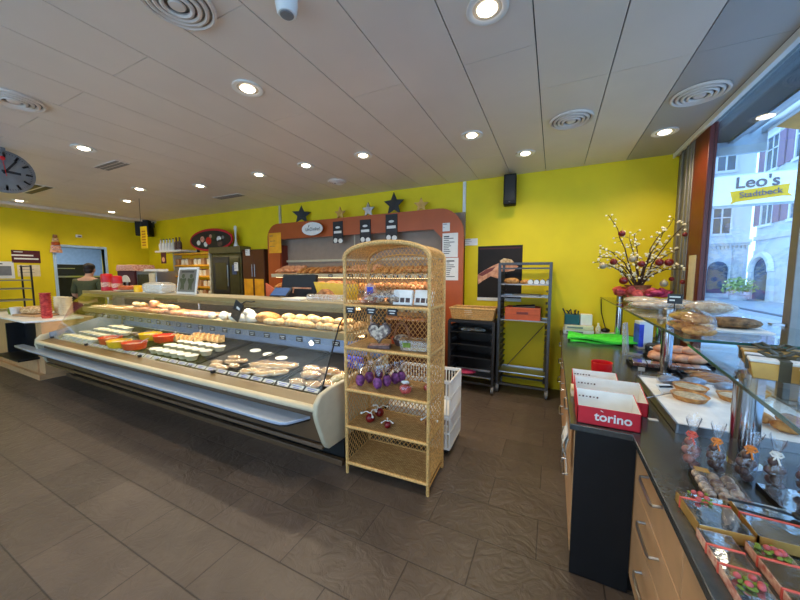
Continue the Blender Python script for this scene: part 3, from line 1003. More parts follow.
kd = Kind(dish())
for r_ in range(4):
    for q in range(6):
        if (r_, q) in ((3, 5), (3, 4)):
            continue
        kd.put((-6.56 + q * .158 + r_ * .03, 2.03 + r_ * .165, DKZ + .007 + dk(2.08 + r_ * .165)), 0, 'small white dish of salad in the rows at the left end of the deli deck', 'white salad dishes', .92)
kdk = Kind(tag(MB().ell((0, 0, .03), (.07, .05, .03), 12, 8, p=2.6, cut=-.95).build('dark_jar', M_['choc']), 'x', 'food pack'))
for x, y in ((-5.50, 2.40), (-5.36, 2.52), (-5.28, 2.36)):
    kdk.put((x, y, DKZ + .007 + dk(y + .04)), .3, 'dark small pack behind the white dishes on the deck', 'dark packs on the deck')
ko = Kind(tag(MB().lathe([(.05, 0), (.05, .004), (.01, .005)], n=18, sx=1.5).build('oval_card', M_['paper']), 'x', 'price tag'))
for k, (x, y) in enumerate(((-3.12, 2.52), (-2.86, 2.48), (-2.62, 2.44))):
    ko.put((x, y, DT + dk(y)), 0, ['white oval card lying on the dark trays, farthest left of three', 'white oval card lying on the dark trays, middle of three', 'white oval card lying on the dark trays, nearest the wrapped rolls'][k], 'white oval cards', rx=SLOPE)
bl = thing('blue_pack', 'royal blue printed pack standing at the right end of the deli deck', 'food pack', (-1.70, 2.47, DT + dk(2.5)), R(-6))
MB().bx(-.10, .10, -.03, .03, 0, .11).build('carton', M_['blue'], bl, bevel=.006)
m = MB()
for a in range(3):
    m.box((.05, -.0315, .055), (.05, .002, .012), ry=a * PI / 3)
m.box((-.05, -.0315, .07), (.05, .002, .02))
m.build('print', M_['white'], bl)
single('salad_bag', 'pale green salad bag lying beside the blue pack behind the wicker post', 'food pack', MB().ell((-1.655, 2.17, DT + .035 + dk(2.2)), (.06, .09, .035), 14, 8, lump=.08, cut=-.95), M_['salad'], None)

# --- goods on the upper shelf
kb = Kind(tag(MB().ell((0, 0, .036), (.075, .048, .036), 14, 8, cut=-.9, lump=.05).build('bread_roll', M_['flour']), 'x', 'bread roll'))
kb2 = Kind(tag(MB().ell((0, 0, .034), (.06, .056, .034), 14, 8, cut=-.9, lump=.04).build('bread_roll', M_['bun']), 'x', 'bread roll'))
sp_ = []
for q in range(9):
    for r_ in range(3):
        sp_.append((-2.52 + q * .104 + rnd.uniform(-.015, .015), 2.36 + r_ * .105 + rnd.uniform(-.012, .012), rnd.uniform(0, .012)))
for q in range(7):
    sp_.append((-2.45 + q * .125 + rnd.uniform(-.03, .03), 2.41 + rnd.uniform(-.04, .05), .054))
pile(kb, sp_, 'pale floury roll in the long pile at the right end of the upper deli shelf', 'floury rolls on the upper shelf', MSZ, 1.5)
gl = thing('loaf', 'large golden loaf left of the floury roll pile on the upper deli shelf', 'loaf', (-2.78, 2.42, MSZ), R(15))
MB().ell((0, 0, .062), (.15, .085, .062), 16, 10, cut=-.85, lump=.03).build('crust', M_['bread'], gl)
single('loaf', 'pale slice of cut loaf in front of the large golden loaf', 'loaf', MB().ell((-2.66, 2.345, MSZ + .035), (.09, .05, .035), 14, 8, cut=-.9), M_['flour'], None)
kp = Kind(tag(MB().ell((0, 0, .028), (.07, .045, .028), 12, 8, lump=.14, cut=-.9).build('filled_roll', M_['pink']), 'x', 'bread roll'))
pile(kp, [(-4.15 + q * .088, 2.36 + .11 * r_, 0) for q in range(6) for r_ in range(2)], 'dark pink filled roll left of the white paper bags on the upper deli shelf', 'pink filled rolls', MSZ, .8, 1.1)
kbag = Kind(tag(MB().ell((0, 0, .04), (.075, .045, .04), 12, 8, lump=.16, cut=-.9).build('paper_bag', M_['paper']), 'x', 'bag'))
pile(kbag, [(-3.66 + q * .1, 2.37 + .08 * (q % 2), 0) for q in range(5)], 'crumpled white bag left of the black menu board on the upper deli shelf', 'white bags left of the board', MSZ, .8)
pile(kbag, [(-3.10, 2.35, 0), (-3.03, 2.42, 0), (-2.97, 2.36, .0), (-3.06, 2.39, .05)], 'crumpled white bag right of the black menu board on the upper deli shelf', 'white bags right of the board', MSZ, .8, 1.15)
pile(kb2, [(-5.55 + q * .125, 2.37 + .1 * r_, 0) for q in range(11) for r_ in range(2)], 'small golden roll in the row left of the pink filled rolls', 'golden rolls on the upper shelf', MSZ, 1.4, 1.05)
pile(kb, [(-5.5 + q * .15 + rnd.uniform(-.04, .04), 2.41 + rnd.uniform(-.04, .04), .056) for q in range(8)], 'floury roll lying on top of the golden roll row', 'floury rolls on the golden row', MSZ, 1.)
single('bread_roll', 'big round golden bun on top of the roll row below the tins', 'bread roll', MB().ell((-4.95, 2.40, MSZ + .125), (.07, .065, .055), 14, 8, cut=-.8), M_['bun'], None)
ksa = Kind(sandwich_pack('salad'))
pile(ksa, [(-6.55 + q * .16, 2.37 + .1 * r_, 0) for q in range(6) for r_ in range(2)], 'wrapped sandwich on the left end of the upper deli shelf', 'wrapped sandwiches at the left end', MSZ, .5, .9)
mb_ = thing('menu_board', 'small black board with a strap leaning on the upper deli shelf glass', 'board', (-3.0, 2.215, 1.115), R(0))
MB().box((0, 0, .09), (.13, .012, .21), ry=R(28)).build('board', M_['black'], mb_, bevel=.004)
MB().box((.03, -.008, .12), (.05, .002, .025), ry=R(28)).build('sticker', M_['paper'], mb_)
MB().tube([(.08, .0, .17), (.14, .01, .20), (.2, .02, .19), (.24, .03, .2)], .006, 6).build('strap', M_['black'], mb_)

# ------------------------------------------------------------------ wicker shelf
WX, WY, WRZ = -1.105, 2.18, R(2.5)
WW, WD, WH = .34, .185, 1.70
ws = thing('wicker_shelf', 'tall wicker shelf with arched top standing at the end of the deli counter', 'shelf', (WX, WY, 0), WRZ)
for sx in (-1, 1):
    for sy in (-1, 1):
        MB().tube([(sx * WW, sy * WD, 0), (sx * WW, sy * WD, WH)], .013, 8).build('post', M_['rope'], ws)
for sy in (-1, 1):
    pts = [(-WW * math.cos(R(a)), sy * WD, WH + .125 * math.sin(R(a)) ** .8) for a in range(0, 181, 9)]
    MB().tube(pts, .017 if sy < 0 else .014, 8).build('arch', M_['rope'], ws)
    pts = [(-WW * math.cos(R(a)) * .93, sy * WD, WH - .07 + .125 * math.sin(R(a)) ** .8) for a in range(0, 181, 9)]
    if sy > 0:
        MB().tube(pts, .008, 6).build('inner_arch', M_['wicker'], ws)
M_['lattice'] = M_['wicker']
arcx = lambda u: (-WW * math.cos(PI * u), WH + .125 * max(0, math.sin(PI * u)) ** .8)
m = MB()
for s_ in (1, -1):
    for k in range(-12, 26):
        pts = []
        for i in range(15):
            v_ = i / 14
            u_ = k / 25 + v_ * 12 / 25
            if 0 <= u_ <= 1:
                x_, z_ = arcx(u_)
                pts.append((x_, s_ * WD * (2 * v_ - 1), z_ + .001 * s_))
        if len(pts) > 1:
            m.tube(pts, .0034, 4)
m.build('roof_lattice', M_['wicker'], ws)
m = MB()
for s_ in (1, -1):
    for k in range(-6, 26):
        pts = []
        for i in range(9):
            t_ = i / 8 * .125
            x_ = -WW + s_ * 0 + k * .036 + t_ / 1.25
            if -WW < x_ < WW:
                u_ = math.acos(max(-1, min(1, -x_ / WW))) / PI
                if WH + t_ < arcx(u_)[1]:
                    pts.append((s_ * x_, WD + .002 * s_, WH + t_))
        if len(pts) > 1:
            m.tube(pts, .0034, 4)
m.build('arch_lattice', M_['wicker'], ws)
SHZ = [.10, .40, .70, 1.035, 1.365]
for z in SHZ:
    b = MB().bx(-WW, WW, -WD, WD, z - .016, z - .004).build('shelf', M_['weave'], ws)
    r_ = MB()
    r_.tube([(-WW, -WD - .004, z - .011), (WW, -WD - .004, z - .011), (WW, WD, z - .011), (-WW, WD, z - .011)], .0125, 8, True)
    r_.build('rim', M_['rope'], b)
MB().tube([(-WW, -WD, .05), (-WW, WD, .05)], .007, 6).tube([(WW, -WD, .05), (WW, WD, .05)], .007, 6).tube([(-WW, WD, .05), (WW, WD, .05)], .007, 6).build('stretcher', M_['wicker'], ws)


def lattice(u0, u1, z0, z1, put, step, r=.0034, slope=1.25):
    """diamond lattice of crossing canes filling a rectangle"""
    m = MB()
    H, Wd = z1 - z0, u1 - u0
    for s in (1, -1):
        k = -H / slope
        while k < Wd:
            # line u = k + t/slope, z=t for s=1
            pts = []
            ta, tb = max(0, -k * slope), min(H, (Wd - k) * slope)
            if tb - ta > .01:
                for t in (ta, tb):
                    u = k + t / slope
                    pts.append(put(u0 + u if s > 0 else u1 - u, z0 + t, s))
                m.tube(pts, r, 4)
            k += step
    return m


for z0, z1 in zip(SHZ, SHZ[1:] + [WH]):
    for s in (-1, 1):
        lattice(-WD, WD, z0, z1, lambda u, z, q, s=s: (s * (WW + .0022 * q), u, z), .046).build('side_lattice', M_['wicker'], ws)
    lattice(-WW, WW, z0, z1, lambda u, z, q: (u, WD + .0022 * q, z), .040).build('back_lattice', M_['wicker'], ws)
WM = Matrix.Translation((WX, WY, 0)) @ Matrix.Rotation(WRZ, 4, 'Z')


def wl(x, y, k):
    return tuple(WM @ Vector((x, y, SHZ[k] - .0035)))


# sachets and packs on the wicker shelf
def sachet(body, tie):
    t = thing('lavender_bag', 'x', 'sachet')
    MB().ell((0, 0, .032), (.026, .024, .033), 12, 8, lump=.06, cut=-.92).build('bag', M_[body], t)
    m = MB()
    for k in range(5):
        a = k * 1.256 + .3
        m.add([(.003, 0, .06), (-.003, 0, .06), (math.cos(a) * .03 - .006, math.sin(a) * .03, .105), (math.cos(a) * .03 + .006, math.sin(a) * .03, .125)], [(0, 1, 2, 3)])
    m.lathe([(.004, .058), (.022, .1), (.024, .115), (.021, .1), (.003, .062)], n=10)
    m.build('film_top', M_['film'], t)
    MB().tube([(.009 * math.cos(a), .009 * math.sin(a), .063) for a in (0, 1.05, 2.1, 3.14, 4.2, 5.25)], .003, 5, True).build('tie', M_[tie], t)
    return t


kl = Kind(sachet('purple', 'black'))
for k, (x, y) in enumerate(((-.27, -.09), (-.24, .01), (-.20, .10), (-.11, -.09), (-.07, -.01), (-.03, .07), (.0, .12))):
    kl.put(wl(x, y, 2), k, 'purple lavender bag with clear top in the two rows on the third wicker shelf', 'purple lavender bags', 1.5)


def candybag():
    t = thing('sweets_bag', 'x', 'sweets bag')
    MB().ell((0, 0, .035), (.045, .04, .036), 14, 8, lump=.07, cut=-.9).build('sweets', M_['tulle'], t)
    MB().ell((0, 0, .045), (.055, .048, .046), 14, 8, lump=.1, cut=-.95).build('film', M_['film'], t)
    MB().ell((0, 0, .088), (.03, .012, .014), 10, 6, lump=.2).build('bow', M_['potw'], t)
    return t


kcb = Kind(candybag())
kcb.put(wl(.13, -.10, 2), .4, 'clear bag of red and white sweets at the front of the third wicker shelf', 'red sweets bags')
kcb.put(wl(.27, .02, 2), 1., 'clear bag of red sweets half behind the right post on the third wicker shelf', 'red sweets bags', .8)


def heart_gift():
    t = thing('heart_bauble', 'x', 'bauble')
    MB().ell((0, 0, .035), (.036, .034, .035), 14, 10, cut=-.96).build('ball', M_['bauble'], t)
    m = MB()
    for a in (0.4, 2.4, 4.4):
        m.tube([(0, 0, .07), (.03 * math.cos(a), .03 * math.sin(a), .085), (.06 * math.cos(a), .06 * math.sin(a), .07)], .004, 5)
        m.ell((.065 * math.cos(a), .065 * math.sin(a), .07), (.009, .009, .009), 8, 6)
    m.build('tassel', M_['potw'], t)
    return t


kh = Kind(heart_gift())
for (x, y, l) in ((-.19, -.07, 'front left red bauble with white tassels on the second wicker shelf'), (-.17, .05, 'red bauble with white tassels behind the front left one on the second shelf'),
                  (-.02, -.10, 'small pink red bauble alone at the front middle of the second wicker shelf'), (.28, .04, 'red bauble beside the right post on the second wicker shelf')):
    kh.put(wl(x, y, 1), rnd.random() * 3, l, 'red baubles on the second wicker shelf', .8 if 'small' in l else 1.1)

# fourth shelf (1.035): heart box, flat box, arched basket, clear tub
hb = thing('heart_box', 'brown heart shaped chocolate box standing on the fourth wicker shelf', 'box', wl(-.14, .0, 3), R(12))
hp = []
for k in range(28):
    a = 2 * PI * k / 28
    hp.append((.0058 * 16 * math.sin(a) ** 3, .085 + .0058 * (13 * math.cos(a) - 5 * math.cos(2 * a) - 2 * math.cos(3 * a) - math.cos(4 * a))))
zm = min(p[1] for p in hp)
hp = [(x, z - zm) for x, z in hp]
MB().prism(hp, 'y', -.015, .03).build('box', M_['choc'], hb, bevel=.003)
MB().prism([(x * .86, (z - .09) * .86 + .09) for x, z in hp], 'y', -.019, -.015).build('sweets', M_['chocm'], hb)
MB().prism([(x * 1.05, (z - .09) * 1.05 + .09) for x, z in hp if z > .02], 'y', .03, .034).build('wrap', M_['film'], hb)
fb = thing('gift_box', 'flat chocolate box lying in front of the heart box on the fourth wicker shelf', 'box', wl(-.08, -.115, 3), R(18))
MB().bx(-.085, .085, -.045, .045, 0, .024).build('box', M_['choc'], fb, bevel=.003)
MB().bx(-.075, .075, -.036, .036, .0245, .026).build('label', M_['pink'], fb)
ab = thing('gift_basket', 'small brown basket with arched handle on the fourth wicker shelf', 'basket', wl(.04, .04, 3), R(-10))
MB().lathe([(.05, 0), (.075, .05), (.078, .052), (.07, .05), (.048, .006)], n=18).build('basket', M_['choc'], ab)
MB().tube([(.072 * math.cos(R(a)), 0, .05 + .13 * math.sin(R(a))) for a in range(0, 181, 12)], .008, 8).build('handle', M_['jute'], ab)
MB().ell((0, 0, .055), (.062, .062, .03), 14, 8, lump=.08).build('sweets', M_['chocm'], ab)
ct = thing('clear_tub', 'clear plastic tub with a green label on the fourth wicker shelf', 'tub', wl(.20, -.075, 3), R(8))
MB().prism([(-.10, 0), (.10, 0), (.115, .075), (-.115, .075)], 'y', -.05, .05).build('body', M_['tub'], ct, bevel=.006)
MB().bx(-.118, .118, -.056, .056, .075, .083).build('lid', M_['filmb'], ct, bevel=.003)
MB().bx(-.085, .085, -.042, .042, .006, .03).build('biscuits', M_['sand'], ct)
MB().box((-.055, -.0515, .045), (.06, .002, .035)).build('label', M_['leaf'], ct)
oi = single('orange_pot', 'small orange pot between heart box and basket on the fourth wicker shelf', 'pot', MB().lathe([(.02, 0), (.026, .05), (.02, .056), (.01, .056)], (*wl(-.04, .07, 3)[:2], wl(0, 0, 3)[2]), 14), M_['orangecr'], None)
kt2 = Kind(price_card('shelf_tag', 'x', 'black tags on the wicker shelf', .075, .05))
for k, x in enumerate((-.28, -.10, .07)):
    p = WM @ Vector((x, -WD - .0205, 1.300))
    kt2.put(p, WRZ, ['black price tag at the left post under the top wicker shelf', 'black price tag in the middle under the top wicker shelf', 'black price tag above the clear tub on the wicker shelf'][k])

# top shelf (1.365)
bp_ = thing('blue_bag', 'pale bag with blue print standing at the left on the top wicker shelf', 'bag', wl(-.23, .02, 4), R(10))
MB().prism([(-.055, 0), (.055, 0), (.045, .14), (.0, .165), (-.04, .14)], 'y', -.02, .02).build('bag', M_['pink'], bp_, bevel=.006)
MB().box((.005, -.022, .10), (.05, .003, .06)).build('print', M_['blue'], bp_)
bc = thing('biscuit_bag', 'large clear bag of chocolate biscuits in the middle of the top wicker shelf', 'bag', wl(-.06, -.06, 4), R(6))
m = MB()
for k in range(16):
    m.ell((rnd.uniform(-.10, .10), rnd.uniform(-.045, .045), rnd.uniform(.02, .10)), (.034, .03, .018), 10, 6, rot=Matrix.Rotation(rnd.uniform(-.6, .6), 3, 'X'))
m.build('biscuits', M_['chocm'], bc)
MB().ell((0, 0, .065), (.145, .078, .072), 18, 10, lump=.06, cut=-.9).build('film', M_['film'], bc)
bc2 = thing('biscuit_bag', 'smaller clear bag of biscuits right behind the blue printed bag', 'bag', wl(-.19, -.08, 4), R(-15))
m = MB()
for k in range(8):
    m.ell((rnd.uniform(-.05, .05), rnd.uniform(-.03, .03), rnd.uniform(.016, .06)), (.026, .024, .014), 10, 6, rot=Matrix.Rotation(rnd.uniform(-.6, .6), 3, 'X'))
m.build('biscuits', M_['pink'], bc2)
MB().ell((0, 0, .045), (.075, .05, .05), 16, 10, lump=.06, cut=-.88).build('film', M_['film'], bc2)


def window_box():
    t = thing('window_box', 'x', 'box')
    MB().box((0, 0, .05), (.13, .03, .10), rx=R(-14)).build('box', M_['potw'], t, bevel=.002)
    m = MB()
    for k in range(3):
        m.box((-.038 + k * .038, -.0165 + .0, .035), (.03, .006, .03), rx=R(-14))
        m.box((-.038 + k * .038, -.0055, .075), (.034, .006, .025), rx=R(-14))
    m.build('sweets', M_['choc'], t)
    return t


kwb = Kind(window_box())
kwb.put(wl(.095, -.06, 4), R(4), 'white box of dark sweets in the middle right of the top wicker shelf', 'white boxes on the top wicker shelf', 1.15)
kwb.put(wl(.255, -.04, 4), R(-6), 'white box of dark sweets by the right post on the top wicker shelf', 'white boxes on the top wicker shelf', 1.15)

# ------------------------------------------------------------------ white crates behind the wicker shelf
def crate(name, label, cat, loc, wd, dp, h, m, rz=0, group=None, slots=True):
    t = thing(name, label, cat, loc, rz, group)
    a, b = wd / 2, dp / 2
    MB().bx(-a, a, -b, b, .004, .014).build('base', m, t)
    k = MB()
    for z, hh in ((0, .02), (h * .48, .016), (h - .03, .03)):
        for s in (-1, 1):
            k.bx(-a, a, s * b - .006, s * b + .006, z, z + hh).bx(s * a - .006, s * a + .006, -b, b, z, z + hh)
    k.build('rim', m, t, bevel=.003)
    k = MB()
    if slots:
        n = int(wd / .028)
        for i in range(n + 1):
            x = -a + wd * i / n
            for s in (-1, 1):
                k.bx(x - .005, x + .005, s * b - .004, s * b + .004, .015, h - .02)
        n = int(dp / .028)
        for i in range(n + 1):
            y = -b + dp * i / n
            for s in (-1, 1):
                k.bx(s * a - .004, s * a + .004, y - .005, y + .005, .015, h - .02)
    else:
        for s in (-1, 1):
            k.bx(-a, a, s * b - .004, s * b + .004, .01, h - .02).bx(s * a - .004, s * a + .004, -b, b, .01, h - .02)
    k.build('ribs' if slots else 'walls', m, t)
    return t


crate('plastic_crate', 'white ribbed crate on the floor right of the wicker shelf', 'crate', (-1.06, 2.74, .055), .58, .40, .30, M_['white'], R(2), 'white crates beside the wicker shelf')
crate('plastic_crate', 'white ribbed crate stacked on top of the other white crate', 'crate', (-1.06, 2.74, .358), .58, .40, .32, M_['white'], R(2), 'white crates beside the wicker shelf')
dl = thing('crate_dolly', 'dark dolly under the two white crates', 'dolly', (-1.06, 2.74, 0), R(2))
MB().bx(-.28, .28, -.19, .19, .035, .058).build('deck', M_['blackmat'], dl)
for sx in (-1, 1):
    for sy in (-1, 1):
        MB().cyl((sx * .24 - .012, sy * .15, .02), (sx * .24 + .012, sy * .15, .02), .02).build('wheel', M_['black'], dl)

# ------------------------------------------------------------------ bread cabinet with terracotta surround
bcb = thing('bread_cabinet', 'wide terracotta bread cabinet with rounded top against the back wall', 'cabinet', (-2.94, 4.45, 0))
BL, BR, BY, BT = -5.13, -1.185, 4.52, 2.56
Q = lambda mb, nm, m, **k: mb.build(nm, m, bcb, w=True, **k)
ring = lambda cx, cz, r, a0, a1: [(cx + r * math.cos(R(a)), cz + r * math.sin(R(a))) for a in range(a0, a1 + 1, 10)]
Q(MB().prism([(BR - .32, 0), (BR, 0)] + ring(BR - .38, BT - .38, .38, 0, 90) + [(BR - .6, BT), (BR - .6, 2.26), (BR - .46, 2.26)] + [(BR - .32, 2.12)], 'y', BY, BY + .03), 'right_column', M_['terra'])
Q(MB().prism([(BL, 0), (BL + .33, 0), (BL + .33, 2.26), (BL + .33, BT)] + [(BL + .30, BT)] + ring(BL + .28, BT - .28, .28, 90, 180), 'y', BY, BY + .03), 'left_column', M_['terra'])
Q(MB().bx(BL + .33, BR - .6, BY, BY + .03, 2.26, BT), 'top_band', M_['terra'])
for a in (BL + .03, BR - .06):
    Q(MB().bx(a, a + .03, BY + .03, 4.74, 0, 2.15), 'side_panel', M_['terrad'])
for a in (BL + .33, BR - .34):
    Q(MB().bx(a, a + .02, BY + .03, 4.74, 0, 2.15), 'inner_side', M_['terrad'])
SY = 4.22
Q(MB().bx(BL + .25, BR - .30, BY + .03, 4.74, BT - .04, BT - .01), 'top_board', M_['terra'])
Q(MB().bx(BL + .03, BR - .03, 4.70, 4.74, 0, BT - .05), 'back_panel', M_['taupe'])
Q(MB().bx(-3.19, -3.175, 4.69, 4.70, 1.8, BT - .06).bx(BL + .35, BR - .34, 4.66, 4.70, 1.82, 1.86), 'back_trim', M_['cream'])
Q(MB().bx(BL + .36, BR - .35, SY, 4.70, 0, .9), 'base', M_['dbrown'])
LV = [(1.56, 1.70), (1.30, 1.42), (1.05, 1.13)]
for zf, zb in LV:
    Q(MB().prism([(SY + .06, zf), (4.68, zb), (4.68, zb + .012), (SY + .06, zf + .012)], 'x', BL + .36, BR - .35), 'shelf', M_['wood'])
    Q(MB().bx(BL + .36, BR - .35, SY + .045, SY + .06, zf - .03, zf + .035), 'tag_strip', M_['cream'])
    Q(MB().bx(BL + .4, BR - .4, SY + .12, SY + .14, zf - .035, zf - .014), 'strip_light', M_['strip'])
    for x in (-3.9, -2.4):
        lamp('shelf_light', 'AREA', (x, SY + .2, zf - .05), K_STRIP * .45, (1, .8, .5), size=1.3, size_y=.03)
kctag = Kind(price_card('bread_tag', 'x', 'tags on the bread cabinet shelves', .085, .055))
for i, (zf, zb) in enumerate(LV):
    for k in range(15):
        if rnd.random() < .75:
            kctag.put((BL + .52 + k * .205, SY + .040, zf - .028), 0, ['dark price tag on the top shelf edge of the bread cabinet', 'dark price tag on the middle shelf edge of the bread cabinet', 'dark price tag on the lowest shelf edge of the bread cabinet'][i])
kbg = Kind(tag(MB().ell((0, 0, .038), (.048, .16, .038), 10, 10, cut=-.9, lump=.03).build('baguette', M_['bread']), 'x', 'baguette'))
klf = Kind(tag(MB().ell((0, 0, .05), (.08, .12, .05), 14, 8, cut=-.9, lump=.03).build('loaf', M_['breadd']), 'x', 'loaf'))
kcr = Kind(tag(MB().tube([(.10 * math.cos(a), .07 * math.sin(a), .03) for a in (-.3, .2, .7, 1.2, 1.57, 1.94, 2.44, 2.94, 3.44)], [.008, .02, .03, .036, .038, .036, .03, .02, .008], 8).build('croissant', M_['bun']), 'x', 'croissant'))
wr_ = ['top', 'middle', 'lowest']
for i, (zf, zb) in enumerate(LV):
    sl = math.atan((zb - zf) / .40)
    for k in range(26):
        x = BL + .46 + k * .135
        if x > BR - .42:
            break
        kd_ = (kcr, kbg, klf)[(k // 4 + i) % 3]
        yy, zz = 4.42, zf + (4.42 - SY - .06) / .40 * (zb - zf) + .0135
        nm = {kcr: 'croissant', kbg: 'baguette', klf: 'dark loaf'}[kd_]
        kd_.put((x, yy, zz), rnd.uniform(-.25, .25), '%s in the sloping row on the %s shelf of the bread cabinet' % (nm, wr_[i]), 'bread on the %s cabinet shelf' % wr_[i], 1.0, rx=sl)
        if kd_ is kcr:
            kd_.put((x + .01, 4.57, zz + .15 / .40 * (zb - zf)), rnd.uniform(-.3, .3), 'croissant in the back row on the %s shelf of the bread cabinet' % wr_[i], 'croissants at the back of the %s cabinet shelf' % wr_[i], 1.0, rx=sl)
# oval sign, stars and hanging tags
ov = thing('oval_sign', 'white oval sign with dark script on the bread cabinet front', 'sign', (-3.90, 4.42, 2.28))
MB().prism([(.235 * math.cos(R(a)), .115 + .115 * math.sin(R(a))) for a in range(0, 360, 10)], 'y', 0, .02).build('board', M_['white'], ov)
lettering('UrDinkel', .082, M_['ink'], ov, (.01, -.003, .105), (R(90), 0, 0), ext=.001, shear=.2, sp=1.06)
MB().box((-.07, -.002, .165), (.012, .002, .045), ry=.4).build('ear', M_['ink'], ov)
MB().bx(-.05, .05, .02, .098, .09, .14).build('bracket', M_['dgrey'], ov)


def star(loc, r, m, label, legs=True, rz=0.):
    t = thing('star', label, 'decoration', loc, rz, 'stars on the bread cabinet')
    pts = []
    for k in range(10):
        a = R(90 + 36 * k)
        q = r if k % 2 == 0 else r * .45
        pts.append((q * math.cos(a), r * .81 + q * math.sin(a)))
    MB().prism(pts, 'y', -.015, .015).build('star_body', m, t, bevel=.006)
    pts2 = [(x * .45, (z - r * .81) * .45 + r * .81) for x, z in pts]
    MB().prism(pts2, 'y', -.022, -.015).build('star_centre', m, t, bevel=.003)
    return t


star((-4.30, 4.60, BT - .008), .18, M_['black'], 'black star left of the oval sign on the bread cabinet', rz=.7)
star((-3.40, 4.58, BT - .008), .12, M_['gold'], 'small gold star above the left dark tag on the bread cabinet')
star((-2.82, 4.58, BT - .008), .13, M_['steel'], 'pale silver star above the middle dark tag on the bread cabinet')
star((-2.34, 4.58, BT - .008), .19, M_['black'], 'largest black star above the right dark tag on the bread cabinet')
star((-1.87, 4.58, BT - .008), .12, M_['gold'], 'gold star at the right end on the bread cabinet', rz=.3)
for k, (x, z, h) in enumerate(((-3.40, 2.13, .37), (-2.84, 2.12, .37), (-2.35, 2.13, .41))):
    t = thing('hanging_tag', ['dark printed tag hanging right of the oval sign', 'dark printed tag in the middle of the cabinet front band', 'dark printed tag under the largest black star'][k], 'tag', (x, 4.505, z))
    MB().bx(-.105, .105, 0, .012, 0, h).build('card', M_['dgrey'], t, bevel=.003)
    m = MB()
    m.bx(-.08, .08, -.002, 0, h * .45, h * .56).ell((-.05, -.001, .045), (.042, .006, .042), 12, 8).ell((.055, -.001, .035), (.046, .006, .04), 12, 8).ell((.0, -.001, h * .72), (.05, .004, .02), 12, 6)
    m.build('print', M_['paper'], t)


def notice(name, label, x0, x1, z0, z1, y, lines=8, m='paper', ink='ink', head=True):
    t = thing(name, label, 'notice', ((x0 + x1) / 2, y, z0))
    wd, h = x1 - x0, z1 - z0
    MB().bx(-wd / 2, wd / 2, -.003, 0, 0, h).build('sheet', M_[m], t)
    k = MB()
    for i in range(lines):
        z = h * (.86 - .78 * i / max(1, lines))
        a = (-.42, -.2 + .55 * rnd.random())
        th_ = h * (.035 if i else .06) * min(1, 8 / lines)
        k.bx(a[0] * wd, a[1] * wd, -.0045, -.0035, z - th_ / 2, z + th_ / 2)
    k.build('print', M_[ink], t)
    return t


notice('notice_sheet', 'long white printed sheet on the right column of the bread cabinet', -1.50, -1.265, 1.84, 2.19, BY - .0005, 10)
notice('notice_sheet', 'lower white printed sheet on the right column of the bread cabinet', -1.45, -1.255, 1.50, 1.83, BY - .0005, 9)
notice('notice_sheet', 'small white card above the sheets on the right cabinet column', -1.50, -1.39, 2.22, 2.34, BY - .0005, 2)
notice('wall_sign', 'wide white sign on the wall between bread cabinet and poster', -1.27, -1.03, 2.02, 2.12, YB - .0005, 3)
notice('bread_poster', 'small yellow bread poster on the left column of the bread cabinet', -5.09, -4.76, 2.0, 2.39, BY - .0005, 3, 'amber', 'bread')

# ------------------------------------------------------------------ wall poster, racks
ps = thing('wall_poster', 'tall dark bakery poster of hands and bread on the yellow wall', 'poster', (-.71, YB - .001, 1.20))
MB().bx(-.31, .31, -.006, 0, 0, .80).build('sheet', M_['poster'], ps)
MB().bx(-.29, .29, -.0075, -.006, .755, .77).build('strip', M_['darkred'], ps)
MB().bx(-.31, .31, -.0075, -.006, 0, .045).build('foot', M_['paper'], ps)
m = MB()
Y0 = -.007
m.prism([(-.31, .38), (-.22, .44), (-.08, .52), (.02, .56), (.10, .52), (.2, .54), (.26, .50), (.2, .44), (.06, .42), (.04, .35), (-.02, .33), (-.12, .36), (-.22, .30), (-.3, .24)], 'y', Y0 - .0012, Y0)
m.build('hands', M_['bun'], ps)
MB().prism([(.0, .58), (.06, .62), (.16, .60), (.2, .56), (.12, .53), (.03, .55)], 'y', Y0 - .002, Y0 - .0011).build('flour', M_['flour'], ps)
MB().prism([(-.3, .38), (-.18, .46), (-.05, .50), (-.1, .44), (-.24, .36)], 'y', Y0 - .002, Y0 - .0011).build('loaf_print', M_['terrad'], ps)


def rack(name, label, x0, x1, y0, y1, h, m, runners, group):
    t = thing(name, label, 'rack', ((x0 + x1) / 2, (y0 + y1) / 2, 0), 0, group)
    B_ = lambda mb, nm, mm=m, **k: mb.build(nm, mm, t, w=True, **k)
    for x in (x0, x1):
        for y in (y0, y1):
            B_(MB().bx(x - .017, x + .017, y - .017, y + .017, .12, h), 'post', bevel=.003)
    for z in (.125, h - .012):
        f = MB()
        for y in (y0, y1):
            f.bx(x0, x1, y - .011, y + .011, z - .012, z + .012)
        for x in (x0, x1):
            f.bx(x - .011, x + .011, y0, y1, z - .012, z + .012)
        B_(f, 'frame')
    for s, x in ((1, x0 + .017), (-1, x1 - .017)):
        k = MB().bx(x - .002, x + .002, y0 + .02, y1 - .02, runners[0] - .02, runners[-1] + .02)
        for z in runners:
            k.bx(min(x, x + s * .03), max(x, x + s * .03), y0, y1, z, z + .003)
        B_(k, 'runners', M_['galv'])
    for x in (x0, x1):
        for y in (y0 + .02, y1 - .02):
            wv = MB().cyl((x - .015, y, .055), (x + .015, y, .055), .055, n=20)
            o = B_(wv, 'wheel', M_['grey'])
            MB().bx(x - .02, x - .016, y - .02, y + .02, .05, .115).bx(x + .016, x + .02, y - .02, y + .02, .05, .115).bx(x - .022, x + .022, y - .025, y + .025, .105, .115).build('fork', M_['steel'], o, w=True)
    return t


